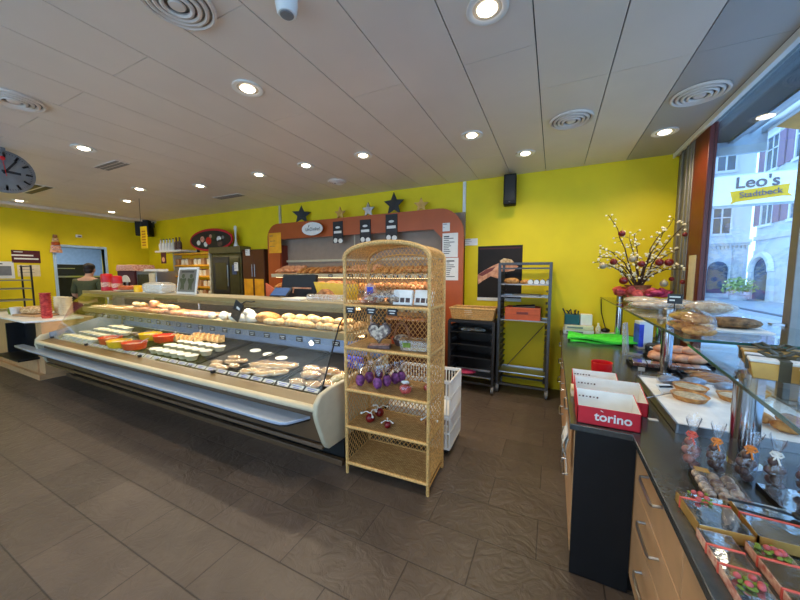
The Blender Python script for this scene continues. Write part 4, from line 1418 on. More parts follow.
sr = rack('baking_rack', 'tall grey steel baking rack on wheels in front of the yellow wall', -.635, -.03, 4.30, 4.66, 1.74, M_['galv'], [.2 + .078 * k for k in range(19)], 'baking racks')
MB().tube([(-.62, 4.645, .2), (-.05, 4.645, .95)], .005, 6).build('brace', M_['galv'], sr, w=True)
MB().bx(-.63, -.035, 4.29, 4.31, 1.655, 1.675).build('front_bar', M_['galv'], sr, w=True)
br_ = rack('baking_rack', 'low black baking rack on wheels left of the tall grey rack', -1.265, -.672, 4.15, 4.50, .965, M_['dgrey'], [.2 + .085 * k for k in range(9)], 'baking racks')
MB().bx(-1.275, -.662, 4.14, 4.51, .966, .976).build('top', M_['dgrey'], br_, w=True)
MB().bx(-1.262, -.675, 4.505, 4.51, .14, .94).build('panel', M_['black'], br_, w=True)


def baking_tray(loc, wd, dp, m, label, group, lip=.018, sag=.0):
    t = thing('baking_tray', label, 'tray', loc, 0, group)
    k = MB()
    k.sheet(lambda u, v: (-wd / 2 + wd * u, -dp / 2 + dp * v, .004 - sag * math.sin(PI * u)), 8, 2, .003)
    k.build('bed', m, t)
    k = MB()
    k.tube([(-wd / 2 + wd * i / 8, -dp / 2, lip * .6 - sag * math.sin(PI * i / 8)) for i in range(9)], .006, 6)
    k.bx(-wd / 2 - .003, -wd / 2, -dp / 2, dp / 2, 0, lip).bx(wd / 2, wd / 2 + .003, -dp / 2, dp / 2, 0, lip).bx(-wd / 2, wd / 2, dp / 2, dp / 2 + .003, 0, lip)
    k.build('lip', m, t)
    return t


RZ = [.2 + .078 * k for k in range(19)]
for k, (i, l) in enumerate(((1, 'empty grey tray at the bottom of the tall rack'), (10, 'grey tray under the orange crate on the tall rack'), (14, 'pale tray below the bread tray on the tall rack'), (16, 'grey tray carrying loaves and bottles on the tall rack'))):
    baking_tray((-.3325, 4.475, RZ[i] + .0035), .555, .34, M_['steel'], l, 'trays on the tall rack', sag=.0 if i > 1 else .0)
crate('orange_crate', 'orange red plastic crate on the middle tray of the tall rack', 'crate', (-.345, 4.47, RZ[10] + .0085), .42, .30, .17, M_['orangecr'], 0, None, False)
MB().bx(-.07, .07, -.158, -.154, .085, .115).build('grip', M_['terrad'], D.objects['orange_crate'], label='dark patch for the shaded grip hole')  # solid dark slab on the wall paints the shade of a grip recess
m = MB()
dk = thing('dark_tools', 'dark tins lying in the orange crate on the tall rack', 'tin', (-.34, 4.47, RZ[10] + .026))
m.cyl((-.13, -.05, .12), (.14, -.06, .15), .045).cyl((-.1, .05, .13), (.12, .06, .14), .04).cyl((-.15, -.02, .05), (.15, -.02, .05), .05).cyl((-.15, .07, .05), (.15, .07, .05), .045)
m.build('tins', M_['dgrey'], dk)
klo = Kind(tag(MB().ell((0, 0, .045), (.10, .06, .045), 14, 8, cut=-.9, lump=.04).build('loaf', M_['bread']), 'x', 'loaf'))
klo.put((-.50, 4.42, RZ[16] + .0085), .2, 'left golden loaf on the upper tray of the tall rack', 'loaves on the tall rack')
klo.put((-.33, 4.44, RZ[16] + .0085), -.3, 'small golden loaf beside the white capped bottles on the tall rack', 'loaves on the tall rack', .72)
kbo = Kind(thing('bottle', 'x', 'bottle'))
MB().cyl((0, -.10, .034), (0, .12, .034), .033).build('body', M_['black'], kbo.o)
MB().cyl((0, -.125, .034), (0, -.10, .034), .031).build('cap', M_['white'], kbo.o)
for k in range(4):
    kbo.put((-.262 + k * .07, 4.45, RZ[16] + .0085), 0, ['white capped dark bottle lying next to the loaves on the tall rack', 'second white capped bottle from the loaves on the tall rack', 'third white capped bottle from the loaves on the tall rack', 'white capped bottle farthest from the loaves on the tall rack'][k], 'bottles on the tall rack')
tin = single('cake_tin', 'long pale tin on the second tray of the tall rack', 'tin', MB().bx(-.48, -.14, 4.36, 4.60, RZ[14] + .0085, RZ[14] + .035), M_['alu'], None, bevel=.006)
BZ = [.2 + .085 * k for k in range(9)]
for k, (i, l) in enumerate(((0, 'black tray at the bottom of the low rack'), (3, 'black tray with curled edge third from the top of the low rack'), (5, 'black tray in the middle of the low rack'), (7, 'black tray nearest the top of the low rack'))):
    baking_tray((-.9685, 4.325, BZ[i] + .0035), .535, .33, M_['black'] if i else M_['steel'], l, 'trays on the low rack', sag=.0)
single('pink_cloth', 'bright pink cloth on the bottom tray of the low rack', 'cloth', MB().ell((-1.06, 4.27, BZ[0] + .036), (.14, .09, .028), 14, 6, lump=.12, cut=-.95), M_['tullem'], None)
single('clear_bag', 'crumpled clear bag on the top tray of the low rack', 'bag', MB().ell((-.98, 4.30, BZ[7] + .036), (.2, .1, .028), 16, 6, lump=.14, cut=-.95), M_['tub'], None)
bk = thing('bread_basket', 'long split wood bread basket on top of the low black rack', 'basket', (-.968, 4.33, .977), R(0))
m = MB()
for (sx, sy, lx, ly) in ((0, -1, .30, 0), (0, 1, .30, 0), (-1, 0, 0, .17), (1, 0, 0, .17)):
    for z in range(6):
        e = 1 + z * .018
        if lx:
            m.box((0, sy * .15 * e, .016 + z * .024), (.54 * e, .010, .018))
        else:
            m.box((sx * .27 * e, 0, .016 + z * .024), (.010, .30 * e, .018))
m.build('slats', M_['wicker'], bk)
MB().bx(-.26, .26, -.14, .14, 0, .01).build('base', M_['weave'], bk)
MB().tube([(-.30, -.168, .155), (.30, -.168, .155), (.30, .168, .155), (-.30, .168, .155)], .013, 6, True).build('rim', M_['rope'], bk)
single('paper_wad', 'crumpled white paper inside the bread basket on the low rack', 'paper', MB().ell((-1.04, 4.29, .988 + .06), (.06, .05, .06), 10, 8, lump=.15), M_['paper'], None)

# ------------------------------------------------------------------ ovens, cupboards and shelves along the back wall
ovn = thing('bread_oven', 'olive glass fronted bread oven with steel hood left of the dark cupboard', 'oven', (-5.86, 4.4, 0))
O = lambda mb, nm, m, p=ovn, **k: mb.build(nm, m, p, w=True, **k)
O(MB().bx(-6.32, -5.42, 4.12, 4.72, 0, 2.0), 'body', M_['olive'], bevel=.006)
O(MB().bx(-6.34, -5.40, 4.0, 4.72, 2.0, 2.13), 'hood', M_['hoodm'], bevel=.01)
d = O(MB().bx(-6.27, -5.78, 4.09, 4.12, 1.15, 1.92), 'door', M_['dgrey'], bevel=.004)
MB().bx(-6.2, -5.85, 4.082, 4.09, 1.22, 1.8).build('window', M_['olive'], d, w=True)
MB().cyl((-5.81, 4.06, 1.3), (-5.81, 4.06, 1.75), .012).build('handle', M_['steel'], d, w=True)
O(MB().bx(-5.74, -5.48, 4.095, 4.12, 1.15, 1.9), 'control_panel', M_['olive'])
O(MB().bx(-5.68, -5.56, 4.085, 4.095, 1.55, 1.75), 'control_screen', M_['navy'])
cbd = thing('dark_cupboard', 'tall dark brown double door cupboard left of the bread cabinet', 'cupboard', (-5.0, 4.4, 0))
O(MB().bx(-5.39, -4.80, 4.14, 4.72, 0, 2.05), 'body', M_['dbrown'], cbd)
for a, b in ((-5.38, -5.10), (-5.09, -4.81)):
    d = O(MB().bx(a, b, 4.12, 4.14, .05, 2.03), 'door', M_['dbrown'], cbd, bevel=.003)
    MB().cyl((b - .03 if a < -5.2 else a + .03, 4.10, 1.5), (b - .03 if a < -5.2 else a + .03, 4.10, 1.75), .008).build('handle', M_['steel'], d, w=True)
    MB().bx(a + .02, b - .02, 4.112, 4.12, 1.12, 1.46).build('poster', M_['amber'], d, w=True, label='orange poster stuck on the door')
notice('sticker', 'pale blue sticker on the top of the dark cupboard', -5.30, -5.17, 1.93, 2.06, 4.118, 2)
notice('sticker', 'white paper on the olive oven front', -5.62, -5.50, 1.62, 1.80, 4.084, 3)
su = thing('shelf_unit', 'open shelf unit with yellow lit shelves behind the picture board', 'shelf', (-6.95, 4.4, 0))
for a in (-7.66, -6.40):
    O(MB().bx(a, a + .04, 4.1, 4.6, 0, 2.05), 'upright', M_['cream'], su)
O(MB().bx(-7.62, -6.40, 4.58, 4.6, 0, 2.05), 'back', M_['yelpl'], su)
SUZ = [1.06, 1.28, 1.52, 1.77, 2.04]
for z in SUZ:
    O(MB().bx(-7.62, -6.40, 4.1, 4.58, z - .035, z), 'shelf', M_['amber'], su)
lamp('unit_light', 'AREA', (-7.0, 4.12, 2.0), 4, (1, .85, .6), size=1.1, size_y=.04)
kj = Kind(thing('storage_jar', 'x', 'jar'))
MB().lathe([(.05, 0), (.055, .01), (.055, .11), (.04, .125), (.04, .13)], n=12).build('body', M_['cup'], kj.o)
MB().lathe([(.045, .131), (.045, .15), (.01, .151)], n=12).build('lid', M_['dbrown'], kj.o)
kj2 = Kind(tag(MB().bx(-.06, .06, -.06, .06, 0, .14).build('food_box', M_['woodd'], bevel=.006), 'x', 'box'))
for i, z in enumerate(SUZ[:-1]):
    wz = ['lowest', 'second lowest', 'second highest', 'highest'][i]
    for k in range(8):
        (kj if (k + i) % 3 else kj2).put((-7.52 + k * .15, 4.28, z + .001), 0, ('pale jar' if (k + i) % 3 else 'brown box') + ' on the %s yellow shelf of the open unit' % wz, 'goods on the %s yellow shelf' % wz)
rb = thing('promotion_board', 'red oval board with a dark picture of people above the yellow shelves', 'board', (-6.32, 4.02, 2.045))
el = lambda rx, rz: [(rx * math.cos(R(a)), .235 + rz * math.sin(R(a))) for a in range(0, 360, 10)]
MB().prism(el(.68, .235), 'y', 0, .02).build('board', M_['red'], rb)
MB().prism(el(.64, .19), 'y', -.003, 0).build('picture', M_['dgrey'], rb)
for x, z, r_, mm in ((-.25, .26, .07, 'pink'), (-.05, .22, .09, 'redpl'), (.28, .24, .07, 'paper'), (-.38, .19, .06, 'paper'), (.12, .30, .06, 'shirt'), (.3, .16, .08, 'choc'), (.02, .31, .045, 'skin'), (.4, .27, .04, 'grey'), (-.15, .15, .06, 'paper')):
    MB().prism([(x + r_ * math.cos(R(a)), z + r_ * .9 * math.sin(R(a))) for a in range(0, 360, 30)], 'y', -.005, -.003).build('picture_patch', M_[mm], rb)
MB().bx(-.5, -.46, .02, .07, -.005, .3).bx(.46, .5, .02, .07, -.005, .3).build('foot', M_['dgrey'], rb)
cn = thing('white_candle', 'tall white figure standing at the right end of the red oval board', 'ornament', (-5.66, 4.05, 2.131))
MB().lathe([(.07, 0), (.04, .05), (.025, .12), (.022, .3), (.035, .36), (.03, .41), (.005, .43)], n=12).build('body', M_['white'], cn)
bs = thing('bottle_shelf', 'white wall shelf carrying bottles left of the red oval board', 'shelf', (-8.3, 4.5, 2.11))
MB().bx(-8.80, -7.72, 4.35, 4.74, 2.11, 2.15).build('board', M_['white'], bs, w=True)
MB().bx(-8.5, -8.46, 4.60, 4.74, 1.95, 2.11).build('bracket', M_['cream'], bs, w=True)
kbt = Kind(thing('bottle', 'x', 'bottle'))
MB().lathe([(.04, 0), (.042, .15), (.016, .2), (.016, .26)], n=12).build('body', M_['white'], kbt.o)
MB().lathe([(.017, .26), (.017, .28), (.01, .282)], n=12).build('cap', M_['black'], kbt.o)
kbt2 = Kind(tag(MB().lathe([(.045, 0), (.047, .17), (.016, .22), (.016, .30), (.01, .301)], n=12).build('bottle', M_['choc']), 'x', 'bottle'))
for k in range(7):
    (kbt if k < 5 else kbt2).put((-8.70 + k * .13, 4.44, 2.151), 0, ('white bottle' if k < 5 else 'dark bottle') + ' in the row on the white wall shelf', 'white bottles on the wall shelf' if k < 5 else 'dark bottles on the wall shelf')
hb2 = thing('small_banner', 'small dark red banner hanging under the bottle shelf', 'banner', (-8.42, 4.335, 1.84))
MB().bx(-.10, .10, 0, .008, 0, .26).build('cloth', M_['darkred'], hb2)
MB().ell((0, -.002, .09), (.06, .004, .06), 12, 8).build('print', M_['bun'], hb2)
bcn = thing('back_counter', 'low white back counter along the wall behind the deli counter', 'counter', (-8.7, 4.3, 0))
O(MB().bx(-9.85, -7.68, 3.76, 4.28, 0, 1.07), 'body', M_['cream'], bcn)
O(MB().bx(-9.88, -7.67, 3.73, 4.30, 1.07, 1.10), 'top', M_['white'], bcn, bevel=.004)
cm = thing('coffee_machine', 'dark red coffee machine with pale top on the back counter', 'coffee machine', (-9.02, 4.02, 1.101))
MB().bx(-.38, .38, -.2, .22, 0, .56).build('body', M_['darkred'], cm, bevel=.01)
MB().prism([(-.40, .56), (.40, .56), (.34, .70), (-.34, .70)], 'y', -.22, .24).build('top', M_['pink'], cm, bevel=.01)
MB().prism([(.2 * math.cos(R(a)), .30 + .16 * math.sin(R(a))) for a in range(0, 181, 15)], 'y', -.215, -.2).build('emblem', M_['paper'], cm)
MB().bx(-.3, .3, -.3, -.2, 0, .06).build('drip_tray', M_['steel'], cm)
MB().cyl((-.1, -.23, .3), (-.1, -.23, .2), .025).cyl((.12, -.23, .3), (.12, -.23, .2), .025).build('spout', M_['steel'], cm)
ub = thing('steel_box', 'steel appliance with dark glass on the back counter next to the coffee machine', 'appliance', (-8.18, 4.04, 1.101))
MB().bx(-.40, .40, -.2, .2, 0, .55).build('body', M_['steel'], ub, bevel=.01)
MB().bx(-.34, .1, -.21, -.2, .06, .48).build('glass', M_['olive'], ub)
MB().bx(.14, .36, -.212, -.2, .1, .5).build('panel', M_['cup'], ub)
MB().bx(-.3, .3, -.1, .1, .55, .60).build('lid', M_['white'], ub)

back = lambda x, y, z: (x * 1.09, 4.62 + (y - 4.4) * .38, z * 1.02)
for o in (ovn, cbd, su):
    o.location, o.scale = back(*o.location), (1.09, .38, 1.02)
for o in D.objects:
    if o.parent is None and (o.get('label') or '') and ('yellow shelf of the open unit' in o['label'] or 'dark cupboard' in o['label'] and o['category'] == 'notice' or 'olive oven front' in o['label']):
        o.location = back(*o.location)
rb.location, rb.scale = (-6.88, 4.50, 2.0925), (1.09, 1, 1.06)
cn.location, cn.scale = (-6.17, 4.60, 2.175), (.9, .9, 1.05)
# ------------------------------------------------------------------ things on top of the deli counter
kti = Kind(thing('tea_tin', 'x', 'tin'))
MB().lathe([(.06, 0), (.06, .2), (.056, .205)], n=16).build('body', M_['red'], kti.o)
MB().lathe([(.0605, .16), (.0605, .2), (.05, .215), (.01, .22)], n=16).build('lid', M_['redpl'], kti.o)
MB().lathe([(.0606, .05), (.0608, .11)], n=16).build('band', M_['pink'], kti.o)
kti.put((-6.42, 2.47, TSZ), 0, 'left of the two red tins on the top of the deli counter', 'red tins', 1.25)
kti.put((-6.18, 2.50, TSZ), 0, 'red tin next to the plate of dark buns on the deli counter top', 'red tins', 1.1)
bxw = thing('wooden_box', 'wooden box with plants at the left end of the deli counter top', 'box', (-6.64, 2.60, TSZ))
MB().bx(-.10, .10, -.08, .08, 0, .10).build('box', M_['woodd'], bxw, bevel=.004)
m = MB()
for k in range(14):
    m.ell((rnd.uniform(-.09, .09), rnd.uniform(-.06, .06), rnd.uniform(.11, .2)), (.03, .03, .03), 8, 5)
m.build('plants', M_['teal'], bxw)
pl = thing('plate', 'white plate on the deli counter top', 'plate', (-5.86, 2.50, TSZ))
MB().lathe([(.08, 0), (.17, .022), (.175, .026), (.17, .027), (.08, .008), (.01, .007)], n=24).build('dish', M_['white'], pl)
kbn = Kind(tag(MB().ell((0, 0, .04), (.075, .06, .04), 12, 8, cut=-.9).build('bun', M_['terra']), 'x', 'bun'))
for k, (x, y) in enumerate(((-5.94, 2.47), (-5.80, 2.46), (-5.86, 2.56))):
    kbn.put((x, y, TSZ + .0215), k, 'red brown bun on the white plate on the deli counter', 'buns on the plate', .95)
single('orange_jar', 'small orange jar right of the plate on the deli counter top', 'jar', MB().lathe([(.05, 0), (.055, .08), (.04, .1), (.01, .1)], (-5.52, 2.48, TSZ), 14), M_['yelpl'], None)
wb = thing('tissue_pack', 'wide white pack of paper bags on the deli counter top', 'bag pack', (-5.05, 2.52, TSZ))
MB().ell((0, 0, .075), (.30, .12, .078), 18, 8, p=3.4, cut=-.95, lump=.03).build('pack', M_['tub'], wb)
MB().bx(-.24, .24, -.09, .09, .004, .12).build('paper', M_['paper'], wb)
pf = thing('picture_frame', 'grey picture board with two dark gingerbread figures on the deli counter', 'picture', (-4.38, 2.50, TSZ), R(-3))
TL = Matrix.Rotation(R(-9), 4, 'X')
MB().bx(-.235, .235, -.008, .008, 0, .36, TL).build('board', M_['white'], pf, bevel=.003)
MB().bx(-.205, .205, -.0105, -.008, .03, .33, TL).build('picture', M_['alu'], pf)
MB().bx(-.15, .15, -.0125, -.0105, .29, .305, TL).build('caption', M_['ink'], pf)
for s in (-1, 1):
    g_ = MB()
    cx = s * .095
    g_.prism([(cx + .032 * math.cos(R(a)), .24 + .03 * math.sin(R(a))) for a in range(0, 360, 30)], 'y', -.0135, -.0105, TL)
    g_.prism([(cx - .045, .06), (cx - .015, .06), (cx, .10), (cx + .015, .06), (cx + .045, .06), (cx + .035, .13), (cx + .075, .19), (cx + .06, .215), (cx + .02, .205), (cx - .02, .205), (cx - .06, .215), (cx - .075, .19), (cx - .035, .13)], 'y', -.0135, -.0105, TL)
    g_.build('figure', M_['shirt'], pf)
MB().box((0, .10, .09), (.04, .01, .22), rx=R(30)).build('stand', M_['grey'], pf)
tl = thing('till_screen', 'black till with orange trimmed stand behind the deli counter', 'till', (-2.86, 2.98, 1.12), R(4))
MB().box((0, 0, .30), (.52, .05, .34), rx=R(-12)).build('screen', M_['black'], tl, bevel=.012)
MB().box((.07, -.034, .30), (.28, .012, .018), rx=R(-12)).box((-.06, -.03, .27), (.018, .012, .07), rx=R(-12)).box((.2, -.03, .22), (.018, .012, .17), rx=R(-12)).build('trim', M_['bun'], tl)
MB().bx(-.12, .12, -.08, .08, 0, .15).build('stand', M_['blackmat'], tl)
ttb = thing('till_counter', 'narrow till counter behind the deli counter', 'counter', (-2.75, 3.03, 0))
MB().bx(-.75, .75, -.14, .17, 0, 1.118).build('body', M_['dgrey'], ttb, bevel=.005)
tb = thing('tablet', 'blue grey tablet leaning in front of the black till', 'tablet', (-2.83, 2.66, TSZ), R(6))
MB().box((0, 0, .06), (.24, .012, .15), rx=R(-50)).build('case', M_['black'], tb, bevel=.004)
MB().box((0, -.0055, .0645), (.215, .006, .125), rx=R(-50)).build('screen', M_['screen'], tb)
single('orange_folder', 'orange folder standing left of the black till', 'folder', MB().prism([(-3.12, TSZ), (-2.98, TSZ), (-3.0, TSZ + .10), (-3.12, TSZ + .16)], 'y', 2.70, 2.715), M_['orangecr'], None)
yb = thing('yellow_stand', 'yellow tilted display stand right of the till', 'stand', (-2.28, 2.99, 1.12))
MB().prism([(-.16, .07), (.30, .04), (.34, .36), (-.28, .38)], 'y', -.08, -.05).build('board', M_['yelpl'], yb)
MB().bx(-.1, .25, -.05, .14, 0, .1).build('base', M_['cream'], yb)
single('bread_pyramid', 'dark brown bread leaning on the yellow display stand', 'loaf', MB().prism([(-2.30, TSZ + .002), (-2.02, TSZ + .002), (-2.10, TSZ + .09), (-2.16, TSZ + .115)], 'y', 2.56, 2.68), M_['breadd'], None, bevel=.015)
single('paper_pad', 'flat white pad on the deli counter top by the till', 'paper', MB().bx(-2.55, -2.28, 2.40, 2.62, TSZ, TSZ + .018), M_['paper'], None, bevel=.003)
single('film_roll', 'grey clear wrap roll on the deli counter top at the right end', 'roll', MB().cyl((-2.20, 2.42, TSZ + .036), (-1.78, 2.44, TSZ + .036), .035), M_['tub'], None)

# ------------------------------------------------------------------ left service counter
lc = thing('service_counter', 'oak service counter with white top left of the deli counter', 'counter', (-8.2, 2.1, 0))
O(MB().bx(-9.85, -7.98, 1.80, 2.50, .08, .87).bx(-7.06, -6.84, 1.82, 2.2, .08, .87).bx(-7.98, -7.06, 1.95, 2.50, .08, .87).bx(-7.98, -7.06, 1.80, 1.95, .08, .30), 'body', M_['wood'], lc, bevel=.003)
O(MB().prism([(-9.88, 1.72), (-6.96, 1.68), (-6.84, 1.84), (-6.84, 2.30), (-9.88, 2.52)], 'z', .872, .90), 'top', M_['white'], lc, bevel=.004)
O(MB().bx(-9.85, -6.86, 1.76, 2.45, 0, .08), 'plinth', M_['wood'], lc)
O(MB().bx(-7.95, -7.10, 1.92, 1.95, .30, .80).bx(-7.95, -7.0, 1.60, 1.95, .30, .325).bx(-7.95, -7.92, 1.72, 1.95, .325, .80), 'bag_niche', M_['black'], lc, label='black bag niche in the counter front')
cpw = thing('paper_cup', 'white paper cup of coffee at the left edge of the service counter', 'cup', (-8.0, 1.86, .901))
MB().lathe([(.05, 0), (.068, .14), (.071, .143), (.064, .142)], n=18).build('cup', M_['white'], cpw)
MB().lathe([(.066, .139), (.01, .1395)], n=18).build('coffee', M_['black'], cpw)
single('olive_jar', 'small olive jar beside the white coffee cup', 'jar', MB().lathe([(.06, 0), (.07, .05), (.06, .11), (.01, .11)], (-8.35, 1.92, .901), 14), M_['leaf'], None)
sk = thing('bread_board', 'pale wooden board with bread on the service counter', 'bread', (-7.72, 2.02, .901), R(10))
MB().bx(-.30, .30, -.16, .16, 0, .035).build('board', M_['wood'], sk, bevel=.01)
MB().ell((0, 0, .095), (.26, .14, .065), 16, 8, p=2.8, cut=-.9).build('loaf', M_['flour'], sk)
rcs = thing('cup_stack', 'tall stack of red paper cups at the end of the service counter', 'cups', (-7.13, 1.97, .901))
m = MB()
for k in range(11):
    m.lathe([(.052, k * .036), (.068, .036 + k * .036), (.070, .038 + k * .036)], n=16)
m.build('cups', M_['tulle'], rcs)
pst = thing('cup_stack', 'stack of pale cups standing behind the red cups', 'cups', (-7.45, 2.26, .901))
for q in range(3):
    m = MB()
    for k in range(8):
        m.lathe([(.055, k * .038), (.072, .04 + k * .038)], (q * .16 - .16, 0, 0), 14)
    m.build('stack', M_['cup'], pst)
wr = thing('wire_rack', 'dark wire rack with white shelves at the left wall', 'rack', (-9.35, 2.1, .901))
for x in (-.25, .25):
    for y in (-.42, .26):
        MB().bx(x - .012, x + .012, y - .012, y + .012, 0, .86).build('post', M_['dgrey'], wr)
m = MB()
for z in (.85,):
    m.bx(-.25, .25, .25, .27, z - .02, z).bx(-.25, .25, -.43, -.41, z - .02, z)
m.build('rail', M_['dgrey'], wr)
for z in (.18, .40, .56):
    MB().bx(-.25, .25, -.42, .26, z, z + .02).build('shelf', M_['alu'], wr)
w1 = notice('wall_sign', 'brown and white sign on the left yellow wall', -.2, .2, 0, .26, 0, 1, 'darkred', 'paper')
w1.location, w1.rotation_euler = (XL + .001, 2.52, 1.82), (0, 0, R(90))
MB().bx(-.17, .17, -.006, -.0046, .07, .10).bx(-.2, .1, -.006, -.0046, .14, .17).build('stripe', M_['paper'], w1)
w2 = notice('wall_poster', 'white printed poster low on the left wall beside the wire rack', -.3, .3, 0, .34, 0, 2)
w2.location, w2.rotation_euler = (XL + .001, 2.04, 1.50), (0, 0, R(90))
MB().bx(-.05, .26, -.006, -.0046, .06, .25).build('picture', M_['grey'], w2)
w3 = notice('wall_poster', 'pale poster behind the posts of the wire rack', -.16, .16, 0, .24, 0, 3, 'cup', 'alu')
w3.location, w3.rotation_euler = (XL + .001, 2.54, 1.54), (0, 0, R(90))
cnw = thing('wall_figure', 'striped cone shaped figure on the wall left of the kitchen doorway', 'ornament', (XL + .035, 2.96, 2.06))
for k, mm in enumerate(('bun', 'pink', 'terra', 'flour', 'breadd')):
    MB().lathe([(.10 - k * .015, k * .08), (.095 - k * .015, .07 + k * .08)], n=12, sx=.3).build('tier', M_[mm], cnw)
sl_ = thing('wall_sensor', 'small white sensor on the wall above the kitchen doorway', 'sensor', (XL + .001, 3.35, 2.43))
MB().bx(0, .06, -.05, .05, 0, .06).build('case', M_['white'], sl_, bevel=.01)
MB().bx(.06, .065, -.03, .03, .01, .03).build('eye', M_['darkred'], sl_)
kk = thing('kitchen_bench', 'dark steel bench seen through the kitchen doorway', 'bench', (-11.6, 3.4, 0))
MB().bx(-.35, .35, -1.2, 1.2, 0, 1.5).build('body', M_['dgrey'], kk)
MB().bx(-.38, .38, -1.22, 1.22, 1.5, 1.54).build('top', M_['steel'], kk)
mw = thing('microwave', 'black microwave on the bench in the kitchen doorway', 'microwave', (-11.55, 3.62, 1.541))
MB().bx(-.2, .2, -.32, .32, 0, .30).build('body', M_['black'], mw, bevel=.01)
MB().bx(.2, .21, -.28, .12, .05, .26).build('door', M_['dgrey'], mw)
MB().bx(.205, .215, -.26, .1, .18, .2).build('handle', M_['steel'], mw)


# ------------------------------------------------------------------ person behind the counter
def skin_body(name, V, Es, rad, m, parent, root=0, sub=2):
    me = D.meshes.new(name)
    me.from_pydata(V, Es, [])
    me.materials.append(m)
    o = D.objects.new(name, me)
    COL.objects.link(o)
    o.parent = parent
    sm = o.modifiers.new('skin', 'SKIN')
    sm.use_smooth_shade = True
    for i, sv in enumerate(me.skin_vertices[0].data):
        q = rad[i]
        sv.radius = q if isinstance(q, tuple) else (q, q)
        sv.use_root = i == root
    ss = o.modifiers.new('sub', 'SUBSURF')
    ss.levels = ss.render_levels = sub
    return o


pn = thing('person', 'person with short dark hair and olive shirt turned away at the kitchen doorway', 'person', (-8.6, 2.97, 0), R(40))
# local frame: faces +y, leaning a little forward
V = [(0, 0, .98), (0, .02, 1.15), (0, .05, 1.32), (0, .07, 1.45), (0, .10, 1.54), (0, .14, 1.64), (0, .16, 1.73),
     (-.10, 0, .92), (-.11, .01, .50), (-.11, -.02, .09), (-.12, .10, .04),
     (.10, 0, .92), (.11, .01, .50), (.11, -.02, .09), (.12, .10, .04),
     (-.19, .06, 1.44), (-.25, .05, 1.17), (-.22, .26, 1.06), (-.20, .34, 1.05),
     (.19, .06, 1.44), (.25, .05, 1.17), (.22, .26, 1.06), (.20, .34, 1.05)]
Ed = [(0, 1), (1, 2), (2, 3), (3, 4), (4, 5), (5, 6), (0, 7), (7, 8), (8, 9), (9, 10), (0, 11), (11, 12), (12, 13), (13, 14), (3, 15), (15, 16), (16, 17), (17, 18), (3, 19), (19, 20), (20, 21), (21, 22)]
rad = [(.15, .11), (.145, .10), (.165, .11), (.13, .09), .055, (.078, .092), (.07, .085), .085, .06, .042, .04, .085, .06, .042, .04, .06, .045, .034, .035, .06, .045, .034, .035]
skin_body('body', V, Ed, rad, M_['skin'], pn)
sv_ = [V[i] for i in (0, 1, 2, 3, 15, 16, 19, 20)]
skin_body('shirt', sv_, [(0, 1), (1, 2), (2, 3), (3, 4), (4, 5), (3, 6), (6, 7)], [(.165, .125), (.16, .115), (.18, .125), (.15, .105), .08, .062, .08, .062], M_['shirt'], pn)
tv = [V[i] for i in (0, 7, 8, 9, 11, 12, 13)]
skin_body('trousers', tv, [(0, 1), (1, 2), (2, 3), (0, 4), (4, 5), (5, 6)], [(.16, .12), .10, .075, .062, .10, .075, .062], M_['blackmat'], pn)
MB().ell((0, .125, 1.735), (.092, .105, .085), 16, 10, lump=.03).ell((0, .085, 1.66), (.08, .06, .07), 12, 8).build('hair', M_['hair'], pn)
MB().ell((-.03, .232, 1.70), (.012, .008, .007), 8, 6).ell((.03, .232, 1.70), (.012, .008, .007), 8, 6).build('eyes', M_['ink'], pn)
MB().ell((0, .245, 1.665), (.013, .02, .022), 8, 6).ell((-.085, .14, 1.67), (.012, .02, .03), 8, 6).ell((.085, .14, 1.67), (.012, .02, .03), 8, 6).build('nose_and_ears', M_['skin'], pn)
MB().ell((0, .23, 1.625), (.025, .01, .007), 8, 6).build('mouth', M_['terrad'], pn)
m = MB()
for s in (-1, 1):
    for f in range(4):
        x = s * .20 + (f - 1.5) * .02
        m.tube([(x, .33, 1.05), (x, .385 + .008 * (f in (1, 2)), 1.045), (x, .415 + .01 * (f in (1, 2)), 1.025)], [.010, .009, .007], 6)
    m.tube([(s * .17, .32, 1.05), (s * .145, .35, 1.04), (s * .145, .38, 1.03)], [.011, .009, .007], 6)
m.build('fingers', M_['skin'], pn)

# ------------------------------------------------------------------ right counter along the window
WT = .83
wt = tag(MB().prism([(.105, 1.785), (.368, 1.785), (.368, -.5), (1.225, -.5), (1.225, 4.742), (.105, 4.742)], 'z', WT - .032, WT).build('worktop', M_['worktop'], bevel=.003), 'long dark worktop along the shop window', 'worktop')


def handle(parent, x, y, z, l=.19, vertical=False):
    MB().tube([(x, y - l / 2, z + .01), (x - .028, y - l / 2, z + .006), (x - .032, y - l / 2 + .02, z), (x - .032, y + l / 2 - .02, z), (x - .028, y + l / 2, z + .006), (x, y + l / 2, z + .01)], .006, 8).build('handle', M_['steel'], parent, w=True, label='steel bow handle')


def base_unit(label, x, y0, y1, group):
    t = thing('base_cabinet', label, 'cabinet', ((x + 1.2) / 2, (y0 + y1) / 2, 0), 0, group)
    MB().bx(x + .02, 1.20, y0 + .001, y1 - .001, .09, .796).build('body', M_['wood'], t, w=True)
    MB().bx(x + .07, 1.18, y0 + .001, y1 - .001, 0, .09).build('plinth', M_['blackmat'], t, w=True)
    for z0, z1 in ((.585, .79), (.405, .581), (.10, .401)):
        d = MB().bx(x, x + .02, y0 + .003, y1 - .003, z0, z1).build('drawer', M_['wood'], t, w=True, bevel=.002)
        handle(d, x, (y0 + y1) / 2, min(z1 - .055, (z0 + z1) / 2 + .045))


